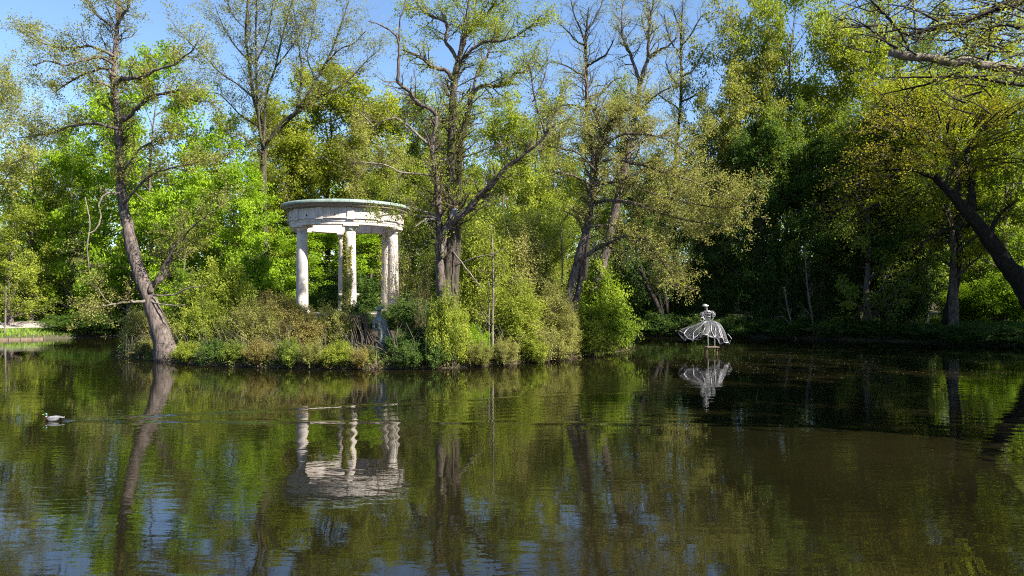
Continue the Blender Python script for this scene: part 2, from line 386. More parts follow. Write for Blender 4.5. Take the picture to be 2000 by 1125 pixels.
ma = nt.nodes.new('ShaderNodeMath'); ma.operation = 'MULTIPLY_ADD'; ma.inputs[1].default_value = .34; nt.links.new(nb.outputs[0], ma.inputs[0]); nt.links.new(na.outputs[0], ma.inputs[2])
mm = nt.nodes.new('ShaderNodeMath'); mm.operation = 'MULTIPLY'; nt.links.new(ma.outputs[0], mm.inputs[0]); nt.links.new(rc.outputs[0], mm.inputs[1])
bp = nt.nodes.new('ShaderNodeBump'); bp.inputs['Strength'].default_value = 1.0; bp.inputs['Distance'].default_value = .006
nt.links.new(mm.outputs[0], bp.inputs['Height']); nt.links.new(bp.outputs[0], pb.inputs['Normal']); nt.links.new(pb.outputs[0], o.inputs[0])
link('water', mesh_np('water', V, F), m, kind='structure')

# path on the far bank
def strip(name, pts, w, n, zoff, mat, fn, **kw):
    c = resample([(x, y, 0) for x, y in pts], n); t = np.gradient(c, axis=0); t = nrm(t); s = np.stack([t[:, 1], -t[:, 0], 0*t[:, 0]], 1)
    rows = [c+s*w*k for k in (-.5, -.25, 0, .25, .5)]; V = np.stack(rows, 1).reshape(-1, 3)
    V[:, :2] += .06*np.stack([np.sin(V[:, 1]*3.1), np.sin(V[:, 0]*2.7)], 1)
    V[:, 2] = fn(V[:, 0], V[:, 1])+zoff
    i = np.arange(n-1)[:, None]*5+np.arange(4)[None]; F = np.stack([i, i+1, i+6, i+5], -1).reshape(-1, 4)
    return link(name, mesh_np(name, V, F), mat, **kw)
strip('path', [(-80, 44), (-60, 51), (-47, 55.5), (-38.5, 58), (-33, 62), (-24, 65.5), (-10, 67.5), (10, 68)], 4.0, 90, .06, M['path'], ground_h, kind='structure')

# ------------------------------------------------------------------ trees
def foliage(rng, twigs, style, per, spread, size, parent, name='foliage', centre=None, up=.6, flat=.7, keep=1.0, tone=None, t0=.15):
    C, Nn, S, ti = scatter(rng, twigs, per, spread, size, up, centre, flat, t0, tone, keep)
    return link(name, leafmesh(name, C, Nn, S, ti, rng), M[style], parent, kind='stuff')
def wood(name, parts, mat, parent, rng=None, sides=(5, 4, 3), kind='stuff', smooth=True):
    Vs, Fs, n = [], [], 0
    for (p, r), s in zip(parts, sides):
        if len(p) == 0: continue
        V, F = tubes(p, r, s); Vs.append(V); Fs.append(F+n); n += len(V)
    return link(name, mesh_np(name, np.concatenate(Vs), np.concatenate(Fs), smooth), mat, parent, kind=kind)

def trunkmesh(rng, pts, rad, n, sides=12, flare=1.0, rough=.05):
    c = resample(pts, n); k = np.interp(np.linspace(0, 1, n), np.linspace(0, 1, len(rad)), rad)
    if flare > 1: k = k*(1+(flare-1)*np.exp(-np.linspace(0, 1, n)*n/2.5))
    lump = 1+.10*np.interp(np.arange(n), np.linspace(0, n-1, max(3, n//2)), rng.standard_normal(max(3, n//2))*.6)
    return c, k*np.clip(lump, .85, 1.2)
def solidtube(rng, name, c, r, sides, mat, parent, rough=.06, **kw):
    V, F = tubes(c[None], r[None], sides, rough, rng); n = len(c)
    me = mesh_np(name, V, [F, np.arange((n-1)*sides, n*sides)[None], np.arange(sides)[::-1][None]], True)
    return link(name, me, mat, parent, **kw)

def protolink(name, me, mat, parent, kind=None):
    """a copy that shares its mesh but carries its own material"""
    o = bpy.data.objects.new(name, me); col.objects.link(o)
    if not me.materials: me.materials.append(mat)
    o.material_slots[0].link = 'OBJECT'; o.material_slots[0].material = mat
    o.parent = parent
    return tag(o, kind=kind)
def woodmesh(name, parts, sides):
    Vs, Fs, n = [], [], 0
    for (p, r), s in zip(parts, sides):
        if len(p) == 0: continue
        V, F = tubes(p, r, s); Vs.append(V); Fs.append(F+n); n += len(V)
    return mesh_np(name, np.concatenate(Vs), np.concatenate(Fs), True)

H0, R0 = 16.0, 4.6
def tree_proto(seed, base=.2, nl=24, nb=7, nt_=6, per=14, lsize=.2, spread=.24, flat=.6, prof=(.25, .72), ang=62, up1=.2, keep=1.0, r0=.24, tw=(.5, 1.1), lup=.6):
    rng = np.random.default_rng(seed); h = np.linspace(0, 1, 6)
    pts = np.stack([.025*H0*rng.standard_normal(6)*h, .02*H0*rng.standard_normal(6)*h, h*H0*.97], 1)
    c, k = trunkmesh(rng, pts, [r0, r0*.8, r0*.62, r0*.45, r0*.28, r0*.07], 18, flare=1.35)
    V, F = tubes(c[None], k[None], 9, .06, rng); tm = mesh_np('trunk', V, F)
    lp, lr, t = sprout(rng, c[None], k[None], nl, base, .97, (1, 1), ang, up1, 7, .13, .5, .8, .02, .2)
    u = (t-base)/(1-base); L = R0*(.30+.85*np.sin(math.pi*np.clip(prof[0]+prof[1]*u, 0, 1))**.8)*(.7+.5*rng.random(len(t)))
    lp = lp[:, :1]+(lp-lp[:, :1])*L[:, None, None]
    b, br, _ = sprout(rng, lp, lr, nb, .28, 1, (.16*R0, .42*R0), 46, .12, 4, .2, .5, .6, .0, .3, taper=.4)
    tp, tr, _ = sprout(rng, b, br, nt_, .15, 1, tw, 45, .08, 3, .2, .55, .6, -.02, .4, rmin=.006)
    wm = woodmesh('branchwork', [(lp, lr), (b, br), (tp, tr)], (5, 3, 3))
    lt = rng.standard_normal(len(lp))*.14; tone = np.repeat(np.repeat(lt, nb)+rng.standard_normal(len(b))*.09, nt_)+rng.standard_normal(len(tp))*.09
    C, Nn, S_, ti = scatter(rng, tp, per, spread, lsize, lup, np.array([0, 0, H0*.45]), flat, .15, tone, keep)
    return tm, wm, leafmesh('foliage', C, Nn, S_, ti, rng)
TP = {
    'dense': tree_proto(301, base=.12, nl=28, nb=7, nt_=6, per=20, lsize=.20, flat=.45),
    'tier': tree_proto(302, base=.08, nl=30, nb=7, nt_=5, per=22, lsize=.22, flat=.3, spread=.27, ang=68, up1=.1),
    'tier2': tree_proto(303, base=.06, nl=30, nb=7, nt_=5, per=22, lsize=.21, flat=.32, spread=.27, ang=66, up1=.12, prof=(.35, .6)),
    'airy': tree_proto(304, base=.25, nl=24, nb=8, nt_=7, per=11, lsize=.15, spread=.2, flat=.7, keep=.9),
    'tall': tree_proto(305, base=.18, nl=32, nb=7, nt_=6, per=18, lsize=.18, flat=.5, prof=(.3, .6), ang=58),
    'round': tree_proto(306, base=.2, nl=30, nb=7, nt_=6, per=19, lsize=.19, flat=.55, prof=(.18, .7)),
    'low': tree_proto(307, base=.02, nl=30, nb=7, nt_=6, per=18, lsize=.17, flat=.6, prof=(.45, .5)),
}
def tree(name, label, cat, x, y, H, Rc, style, seed, proto='dense', bark='bark', group=None, twigmat=None):
    root = empty(name, (x, y, gz(x, y)-.1), label, cat, group)
    root.scale = (Rc/R0, Rc/R0, H/H0); root.rotation_euler.z = (seed*2.399) % 6.283
    tm, wm, fm = TP[proto]
    protolink('trunk', tm, M[bark], root); protolink('branchwork', wm, M[twigmat or bark], root, 'stuff'); protolink('foliage', fm, M[style], root, 'stuff')
    return root

def keytree(name, label, cat, Y0, trunks, limbs, style, seed, bark='bark', group=None, sub=(5, .5, 1.6), twig=(6, .3, .8), per=8, lsize=.10, sparse=1.0, spread=.12, tz=None,
            twigmat='twig', up=.15, extra=None, third=None, rcap=.028, wk=.82, tk=.86):
    """trunks/limbs given as photograph points at the tree's true distance"""
    rng = np.random.default_rng(seed)
    b = P(*trunks[0][0][0], Y0); root = empty(name, b, label, cat, group)
    lps, lrs, leafy = [], [], []
    for j, (pl, w, dy, *o) in enumerate(trunks+limbs):
        n = len(pl); d = np.concatenate([[0], np.cumsum(np.linalg.norm(np.diff(np.array(pl, float), axis=0), axis=1))]); d /= d[-1]
        yo = o[0] if o else 0.0
        pts = np.array([P(px, py, Y0+yo+dy*s) for (px, py), s in zip(pl, d)])-b
        m = max(8, int(n*3.5)); istr = j < len(trunks)
        c = resample(pts, m); k = np.interp(np.linspace(0, 1, m), np.linspace(0, 1, len(w)), w)*Y0/FPX*.5*(tk if istr else wk)*(.78 if len(o) > 2 and o[2] == 'deadwood' else 1)
        if istr:
            fl = 1+.15*np.exp(-np.linspace(0, 1, m)*14); k = k*fl
        else:
            c = c+rng.standard_normal(c.shape)*k[:, None]*.25
        k = k*(1+.06*rng.standard_normal(m))
        lf = o[1] if len(o) > 1 else 1.0
        mt = o[2] if len(o) > 2 else bark
        solidtube(rng, 'trunk' if istr else 'limb', c, k, 14 if istr else 8, M[mt], root, .07 if istr else .05)
        lps.append(resample(c, 12)); lrs.append(np.interp(np.linspace(0, 1, 12), np.linspace(0, 1, m), k)); leafy.append(lf if (not istr or len(o) > 1) else .6)
    lps, lrs, leafy = np.array(lps), np.array(lrs), np.array(leafy)
    Ls = np.linalg.norm(np.diff(lps, axis=1), axis=2).sum(1)
    P2, R2, W2 = [], [], []
    for i in range(len(lps)):
        istr = i < len(trunks)
        if leafy[i] < 0: continue
        nn = int(round(sub[0]*max(1.0, Ls[i]*.55)))
        p, r, _ = sprout(rng, lps[i:i+1], lrs[i:i+1], nn, .42 if istr else .22, 1, (sub[1], sub[2]), 52, up, 6, .22, .42, .7, .03, .25, rmin=.012)
        r = np.minimum(r, rcap)
        P2.append(p); R2.append(r); W2.append(np.full(len(p), leafy[i]))
    P2, R2, W2 = np.concatenate(P2), np.concatenate(R2), np.concatenate(W2)
    if extra is not None:
        e, er = extra(rng, b); P2 = np.concatenate([P2, e]); R2 = np.concatenate([R2, er]); W2 = np.concatenate([W2, np.ones(len(e))])
    P3, R3, _ = sprout(rng, P2, R2, twig[0], .2, 1, (twig[1], twig[2]), 48, .1, 5, .25, .5, .7, .02, .35, rmin=.006)
    W3 = np.repeat(W2, twig[0])
    wood('branchwork', [(P2, R2), (P3, R3)], M[twigmat], root, sides=(4, 3))
    kk = rng.random(len(P3)) < W3*sparse
    if kk.any():
        tone = (np.repeat(rng.standard_normal(len(P2))*.12, twig[0])+rng.standard_normal(len(P3))*.08)[kk]
        foliage(rng, P3[kk], style, per, spread, lsize, root, flat=.8, tone=tone)
    return root

# --- leaning alder at the island's west end
keytree('leaning_alder', 'leaning alder with thick grey trunk curving up from the island shore beside yellow green shrubs', 'tree', 35.2,
    [([(330, 712), (318, 660), (303, 615), (287, 572), (268, 520), (252, 455), (240, 395), (233, 320), (231, 250), (226, 195), (222, 160), (226, 95), (229, 50), (231, 0), (236, -60)],
      [48, 42, 33, 29, 27, 24, 21, 19, 17, 16, 15, 11, 9, 7, 4], 1.0)],
    [([(222, 172), (199, 162), (170, 160)], [7, 5, 2], -1.0), ([(223, 150), (203, 133), (160, 147), (132, 163), (107, 180)], [8, 6, 5, 4, 2], 1.2),
     ([(223, 125), (194, 112), (153, 121), (125, 128), (96, 119), (64, 128)], [8, 6, 5, 4, 3, 2], -1.5), ([(222, 108), (199, 99), (178, 91), (142, 93), (107, 92), (71, 78), (28, 53)], [7, 6, 5, 4, 3, 3, 2], 1.5),
     ([(227, 60), (210, 45), (192, 32), (171, 5), (160, -20)], [6, 5, 4, 3, 2], .6), ([(229, 48), (238, 30), (249, 18), (256, -10), (262, -40)], [7, 6, 5, 4, 2], -.6),
     ([(223, 168), (235, 156), (262, 152), (285, 149), (299, 137)], [11, 10, 9, 7, 5], -.8), ([(299, 138), (325, 130), (341, 126), (356, 114), (377, 96), (388, 78)], [6, 5, 5, 4, 3, 2], -.9, -.8),
     ([(240, 236), (258, 222), (270, 210), (295, 188), (320, 183), (356, 176), (377, 196), (412, 197)], [10, 9, 8, 7, 6, 5, 4, 2], -1.6), ([(231, 252), (192, 242), (167, 243), (135, 247), (100, 261), (30, 270)], [8, 7, 6, 5, 4, 2], 1.6),
     ([(236, 340), (275, 290), (310, 275), (360, 262)], [6, 5, 4, 2], -1.2), ([(240, 400), (290, 345), (330, 330), (420, 310)], [6, 5, 4, 2], -1.4),
     ([(234, 377), (205, 380), (193, 404), (197, 425), (187, 449), (173, 455), (176, 436), (166, 385)], [7, 6, 5, 5, 5, 4, 4, 2], -.8, 0, -1, 'deadwood'), ([(174, 455), (170, 484), (172, 505), (174, 527)], [4, 4, 3, 2], 0, -.8, .2, 'deadwood'),
     ([(283, 588), (250, 590), (216, 593), (200, 577), (193, 564)], [9, 7, 6, 4, 2], -1.2, -.2, .6, 'deadwood'), ([(225, 593), (205, 597), (187, 601), (170, 606)], [5, 4, 3, 2], -.3, -1.2, 1.0, 'deadwood'),
     ([(290, 572), (302, 553), (318, 540), (333, 508), (345, 470), (362, 430)], [15, 13, 11, 8, 6, 3], .8, 0, .8), ([(300, 577), (324, 577), (347, 573), (364, 564), (403, 558)], [6, 5, 5, 4, 2], -.8, -.1, -1, 'deadwood'),
     ([(293, 588), (311, 593), (340, 597), (361, 595)], [6, 5, 4, 2], -.6, -.1, -1, 'deadwood'), ([(300, 560), (330, 500), (380, 440), (440, 395)], [6, 5, 4, 2], -1.0, 0, .7)],
    'olive', 11, sub=(8, .5, 1.5), twig=(8, .25, .7), per=17, lsize=.082, sparse=.85, spread=.13)

# --- many-stemmed alder in the middle of the island
keytree('forked_alder', 'tall many stemmed alder with dead bare limbs standing right of the round temple', 'tree', 32.4,
    [([(868, 722), (870, 660), (872, 600), (877, 520), (880, 470), (884, 422), (880, 378), (880, 311), (883, 244), (885, 200), (888, 155), (895, 122)], [40, 34, 30, 28, 27, 24, 21, 19, 18, 18, 17, 15], .3, 0, .25, 'bark_moss'),
     ([(862, 722), (860, 650), (862, 590), (860, 540), (858, 489), (858, 427), (853, 356), (847, 311), (844, 289), (850, 249), (853, 227)], [26, 24, 22, 20, 18, 16, 14, 13, 12, 10, 9], -.3, -.25, .15),
     ([(884, 640), (888, 560), (893, 470), (896, 400), (898, 289), (907, 244), (918, 204)], [20, 19, 17, 15, 13, 12, 11], .5, .45, .3, 'bark_moss')],
    [([(895, 122), (909, 109), (922, 96), (944, 82), (975, 80), (1007, 71), (1038, 49), (1062, 25)], [9, 8, 7, 6, 5, 4, 3, 2], -1.2, .3), ([(894, 122), (888, 106), (869, 80), (875, 58), (871, 44), (833, 27), (811, 0), (805, -20)], [11, 9, 8, 8, 7, 6, 5, 3], .9, .3),
     ([(896, 120), (909, 73), (935, 40), (958, 18), (969, 0), (980, -30)], [12, 11, 9, 8, 6, 4], 1.0, .3), ([(895, 122), (905, 60), (915, 10), (918, -40)], [8, 6, 5, 3], -.7, .3),
     ([(884, 155), (869, 138), (842, 129), (820, 111), (784, 96)], [12, 10, 9, 7, 3], -.8, .2, .6), ([(918, 204), (921, 187), (940, 169), (971, 168), (998, 156), (1007, 142), (1027, 140), (1038, 110)], [12, 11, 10, 9, 8, 7, 5, 3], 1.0, .9),
     ([(918, 200), (930, 150), (950, 110), (975, 60), (985, 20)], [8, 7, 6, 5, 2], 1.2, .9), ([(853, 227), (845, 215), (820, 202), (796, 176), (776, 160)], [10, 10, 9, 8, 8], -.5, -.5, .1), ([(776, 160), (778, 129), (779, 89), (771, 67), (744, 49), (720, 42)], [8, 7, 6, 5, 4, 2], -.4, -1.0, -1),
     ([(779, 80), (781, 40), (789, 18), (795, -15)], [5, 4, 3, 2], -.2, -1.2, -1), ([(844, 289), (820, 267), (798, 247), (773, 231), (749, 236), (731, 247), (712, 228), (690, 205)], [9, 8, 8, 7, 6, 5, 4, 2], -.9, -.5, .12, 'deadwood'),
     ([(847, 344), (811, 339), (780, 336), (753, 322), (700, 316)], [6, 5, 5, 4, 2], -1.0, -.4, .15, 'deadwood'), ([(855, 422), (829, 413), (793, 402)], [7, 5, 2], -.6, -.4, .3, 'deadwood'),
     ([(855, 428), (833, 429), (809, 444)], [8, 7, 4], -.4, -.4, -1, 'deadwood'), ([(855, 424), (811, 422), (767, 418), (735, 424)], [6, 5, 4, 2], -.3, -.5, .5, 'deadwood'),
     ([(866, 500), (864, 470), (868, 447), (884, 431), (909, 409), (949, 371), (984, 333), (1011, 311), (1047, 284), (1069, 258), (1074, 245)], [16, 17, 18, 17, 15, 13, 11, 9, 7, 6, 5], -1.8, -.35, .25),
     ([(1072, 250), (1085, 220), (1100, 200)], [4, 3, 2], -.3, -2.1, .3, 'deadwood'), ([(1065, 262), (1050, 215), (1042, 180), (1035, 130)], [5, 4, 3, 2], -.2, -2.0, .2), ([(1040, 200), (1060, 160), (1068, 130), (1070, 105)], [3, 3, 2, 1.5], 0, -2.0, .2),
     ([(1000, 320), (985, 290), (968, 275)], [4, 3, 2], -.4, -1.6, -1, 'deadwood'), ([(904, 307), (935, 297), (960, 285), (985, 285)], [6, 5, 4, 2], -.8, .3, .15, 'deadwood'),
     ([(872, 448), (866, 475), (862, 505)], [15, 13, 9], -.2, -.5, -1, 'deadwood'), ([(884, 491), (900, 510), (916, 532), (942, 564)], [5, 4, 4, 2], -.8, -.1, -1, 'deadwood'),
     ([(888, 520), (910, 510), (933, 502), (966, 495), (985, 486)], [5, 4, 4, 3, 2], -.9, .1, -1, 'deadwood'), ([(880, 175), (905, 182), (935, 193), (960, 190)], [4, 4, 3, 2], -.8, 0, .2, 'deadwood'), ([(850, 245), (858, 205), (872, 170)], [4, 3, 2], -.6, -.2, .2, 'deadwood')],
    'fresh', 12, bark='bark', sub=(9.5, .5, 1.5), twig=(8, .25, .7), per=17, lsize=.08, sparse=.95, spread=.12)

# --- pair of alders to the right of the island
keytree('twin_alder', 'dark alder with two crossing stems leaning right above the island end bush', 'tree', 37.0,
    [([(1097, 660), (1104, 605), (1118, 550), (1131, 500), (1146, 445), (1155, 385), (1163, 340), (1169, 300), (1174, 265), (1168, 235), (1160, 215)], [26, 22, 19, 18, 18, 17, 15, 13, 11, 8, 6], .4),
     ([(1108, 660), (1116, 620), (1127, 580), (1136, 530), (1141, 480), (1150, 440)], [18, 16, 15, 14, 12, 9], .2, .35, -1)],
    [([(1160, 362), (1187, 357), (1215, 350), (1234, 341)], [9, 8, 7, 4], -1.2, 0, .9), ([(1134, 508), (1150, 496), (1165, 485), (1197, 472), (1229, 461), (1270, 470)], [12, 11, 9, 8, 6, 3], -1.6, -.1, .8), ([(1158, 362), (1128, 346), (1100, 338), (1069, 333)], [6, 5, 4, 2], -.8, 0, .5),
     ([(1174, 265), (1200, 230), (1225, 215), (1250, 205)], [9, 7, 5, 3], -.8, .4), ([(1168, 300), (1185, 270), (1190, 245), (1215, 215)], [7, 6, 5, 3], .8, .3), ([(1160, 215), (1147, 195), (1146, 165), (1140, 130)], [6, 6, 5, 3], .3, .4, .3),
     ([(1166, 320), (1200, 310), (1250, 322), (1310, 340), (1380, 365), (1450, 395)], [8, 7, 6, 5, 4, 2], -2.5), ([(1170, 290), (1220, 262), (1290, 268), (1350, 300)], [8, 6, 5, 2], -2.0), ([(1155, 395), (1210, 392), (1280, 412), (1340, 430), (1420, 440)], [7, 6, 5, 4, 2], -2.2),
     ([(1146, 445), (1200, 440), (1260, 480), (1300, 520), (1320, 560)], [6, 5, 4, 3, 2], -1.5), ([(1165, 335), (1130, 300), (1095, 290), (1060, 285)], [6, 5, 4, 2], -1.0), ([(1172, 280), (1140, 250), (1110, 235)], [5, 4, 2], -.8), ([(1232, 342), (1260, 372), (1330, 392), (1400, 405), (1470, 402)], [4, 4, 4, 3, 2], -1.2, -1.2)],
    'alder', 13, bark='bark', sub=(10.0, .6, 1.9), twig=(9, .3, .8), per=16, lsize=.078, spread=.10, sparse=.95)
keytree('slanting_alder', 'grey alder trunk slanting up behind the dark crossing stems with bare dark top', 'tree', 40.0,
    [([(1160, 575), (1170, 540), (1182, 495), (1195, 440), (1207, 390), (1213, 358), (1222, 320), (1232, 270), (1244, 210), (1250, 160)], [24, 21, 20, 19, 18, 17, 14, 12, 11, 10], .6, 0, .6, 'bark')],
    [([(1250, 162), (1240, 130), (1230, 105), (1218, 75), (1214, 40), (1218, 0)], [9, 8, 7, 6, 4, 2], .8, .5, .55), ([(1250, 160), (1262, 125), (1268, 100), (1267, 64), (1272, 30), (1278, -10)], [10, 9, 8, 6, 5, 3], -.6, .5, .55),
     ([(1266, 112), (1285, 98), (1304, 91), (1325, 70)], [7, 5, 4, 2], -.8, .3, .55), ([(1240, 225), (1265, 200), (1290, 180), (1325, 165)], [6, 5, 4, 2], -1, .5, .8), ([(1213, 358), (1260, 330), (1300, 330), (1350, 350)], [7, 6, 4, 2], 1.5), ([(1225, 300), (1270, 270), (1320, 262)], [6, 5, 3], 1.4),
     ([(1205, 390), (1255, 400), (1320, 420), (1370, 450)], [6, 5, 4, 2], 1.2), ([(1232, 270), (1200, 240), (1180, 215)], [5, 4, 2], .9), ([(1192, 455), (1240, 470), (1290, 500), (1320, 540)], [5, 4, 3, 2], .8)],
    'alder', 14, bark='bark', sub=(9.0, .6, 1.9), twig=(9, .3, .75), per=16, lsize=.082, spread=.11, sparse=.85)

# --- bare dark tops against the sky
keytree('bare_crowned_tree', 'slender tree with almost leafless dark top above the olive crowns', 'tree', 52.0,
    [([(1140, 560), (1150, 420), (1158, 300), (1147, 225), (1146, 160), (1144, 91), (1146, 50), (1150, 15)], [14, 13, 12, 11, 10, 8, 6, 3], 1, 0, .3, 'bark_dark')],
    [([(1146, 150), (1125, 140), (1105, 128), (1075, 120)], [5, 4, 3, 2], -1, .4, .35), ([(1146, 130), (1165, 118), (1185, 105), (1200, 75)], [6, 5, 4, 2], -1.2, .5, .35), ([(1144, 90), (1125, 80), (1108, 60), (1090, 45)], [5, 4, 3, 2], .8, .6, .35),
     ([(1145, 95), (1135, 60), (1122, 30), (1115, 0)], [5, 4, 3, 2], -.8, .6, .35), ([(1146, 60), (1160, 40), (1172, 15), (1180, -5)], [5, 4, 3, 2], .9, .7, .35), ([(1147, 200), (1172, 185), (1195, 160), (1215, 150)], [6, 5, 4, 2], 1, .3, .4), ([(1147, 215), (1115, 205), (1080, 208)], [5, 4, 2], 1, .3, .4)],
    'olive', 15, bark='bark_dark', sub=(5, .8, 2.0), twig=(7, .4, 1.0), per=6, lsize=.11, spread=.12, sparse=.8, twigmat='bark_dark')
keytree('thin_bare_tree', 'thin pale bare topped tree just left of the tall green trees', 'tree', 66.0,
    [([(1318, 600), (1318, 450), (1320, 300), (1328, 220), (1331, 150), (1330, 90), (1331, 45), (1334, 5)], [10, 10, 9, 8, 7, 6, 5, 2], 1, 0, .3, 'bark_dark')],
    [([(1330, 170), (1310, 150), (1300, 120)], [5, 4, 2], -1, .4, .5), ([(1330, 150), (1355, 135), (1372, 105), (1385, 85)], [5, 4, 3, 2], 1, .5, .5), ([(1330, 105), (1312, 85), (1302, 55), (1298, 30)], [4, 4, 3, 2], 1, .6, .5),
     ([(1330, 90), (1348, 70), (1365, 40), (1375, 25)], [4, 4, 3, 2], -1, .6, .5), ([(1331, 60), (1320, 35), (1312, 10)], [4, 3, 2], .8, .7, .5), ([(1329, 215), (1300, 195), (1285, 185)], [5, 4, 2], 1, .3, .5), ([(1329, 200), (1360, 185), (1385, 165)], [5, 4, 2], -1, .3, .5)],
    'olive', 16, bark='bark_dark', sub=(5, .9, 2.2), twig=(7, .5, 1.1), per=7, lsize=.12, spread=.14, sparse=.9, twigmat='bark_dark')
keytree('fan_branched_tree', 'tall open tree with fan of thin upright branches behind the round temple', 'tree', 60.0,
    [([(518, 610), (517, 500), (514, 400), (515, 330), (515, 290), (511, 245), (495, 190), (487, 125), (480, 75), (484, 0), (486, -40)], [20, 20, 18, 17, 15, 11, 8, 7, 6, 5, 3], 1, 0, .4, 'bark_moss')],
    [([(516, 290), (508, 255), (503, 200), (501, 130), (500, 60), (502, -10)], [9, 8, 7, 6, 5, 3], -1.5), ([(515, 285), (520, 190), (538, 130), (552, 68), (568, 10), (575, -20)], [9, 8, 7, 6, 5, 3], 1), ([(520, 282), (545, 245), (583, 213), (621, 150), (648, 100), (675, 22), (685, -10)], [11, 10, 9, 7, 6, 4, 2], -1.2),
     ([(580, 213), (585, 185), (588, 130), (580, 60), (570, 0)], [7, 6, 5, 4, 2], -.5, -.8), ([(530, 265), (575, 225), (617, 194), (677, 160), (714, 120), (745, 93)], [9, 8, 7, 6, 4, 2], 1.4), ([(495, 190), (465, 165), (430, 142), (400, 110), (378, 90), (340, 50)], [6, 5, 5, 4, 3, 2], -1), ([(511, 250), (470, 225), (430, 185), (400, 180), (375, 160)], [6, 5, 4, 3, 2], 1.2),
     ([(487, 120), (460, 90), (435, 50), (420, 10)], [5, 4, 3, 2], 1, .5), ([(501, 120), (520, 80), (530, 30), (535, -20)], [5, 4, 3, 2], -1, -.5), ([(617, 160), (600, 110), (610, 60), (618, 10)], [5, 4, 3, 2], .6, -.5), ([(640, 120), (665, 95), (690, 85), (715, 60)], [4, 4, 3, 2], -.8, -.8), ([(538, 130), (560, 105), (590, 60), (600, 20)], [5, 4, 3, 2], -.8, .4),
     ([(484, 60), (455, 30), (440, -10)], [4, 3, 2], -.7, .5), ([(516, 300), (490, 280), (470, 265), (440, 258)], [7, 6, 5, 3], -1)],
    'olive', 17, bark='bark_moss', sub=(5.5, 1.0, 2.8), twig=(8, .5, 1.3), per=11, lsize=.125, spread=.16, sparse=.85, up=.4, rcap=.018, wk=.62)

# --- leaning trunk at the right edge with ochre young leaves
def ochre_extra(rng, b):
    """sprays of branches reaching over the water from the leaning tree"""
    out, rr = [], []
    for (px, py, Y) in [(1700, 230, 43), (1740, 200, 44), (1780, 260, 43), (1830, 230, 44), (1880, 215, 43), (1930, 240, 44), (1980, 250, 43), (1720, 290, 44), (1770, 310, 43), (1830, 320, 42), (1690, 180, 46), (1960, 200, 45),
                        (1860, 180, 45), (1800, 180, 46), (1900, 290, 44), (1660, 310, 46), (1990, 190, 44), (1620, 350, 46), (1960, 330, 44), (1680, 380, 45), (1740, 400, 45), (1590, 420, 47), (1640, 440, 47)]:
        e = P(px, py, Y)-b; s = P(1850+.25*(px-1850), 330+.3*(py-330), 46)-b
        for _ in range(5):
            e2 = e+rng.standard_normal(3)*np.array([.9, .7, .5]); out.append(resample(np.array([s+(e2-s)*.45+np.array([0, 0, .3]), s+(e2-s)*.75+np.array([0, 0, .35]), e2]), 6)); rr.append(np.linspace(.05, .012, 6))
    return np.array(out), np.array(rr)
keytree('leaning_oak', 'dark thick trunk leaning in over the far bank with ochre young leaves', 'tree', 46.5,
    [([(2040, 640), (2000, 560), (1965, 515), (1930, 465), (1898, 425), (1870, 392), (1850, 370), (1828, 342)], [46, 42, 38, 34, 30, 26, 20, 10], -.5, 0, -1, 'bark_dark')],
    [([(1895, 425), (1898, 380), (1893, 345), (1885, 300)], [20, 17, 14, 8], .6, 0, .5), ([(1865, 395), (1872, 350), (1868, 300)], [14, 10, 5], .8, 0, .5), ([(1890, 440), (1850, 448), (1815, 465), (1790, 490)], [12, 9, 6, 3], -1, 0, .4),
     ([(1850, 370), (1815, 345), (1770, 330), (1700, 335)], [12, 9, 6, 3], -1.5), ([(1885, 300), (1920, 250), (1990, 215)], [9, 7, 4], 0, .5), ([(1868, 300), (1820, 260), (1760, 245)], [8, 6, 3], -1, .6), ([(1930, 465), (1950, 420), (1990, 390)], [12, 9, 6], 1.2, 0, .5)],
    'ochre', 18, bark='bark_dark', sub=(4, .7, 1.8), twig=(9, .3, .9), per=9, lsize=.13, spread=.2, extra=ochre_extra, twigmat='bark_dark')

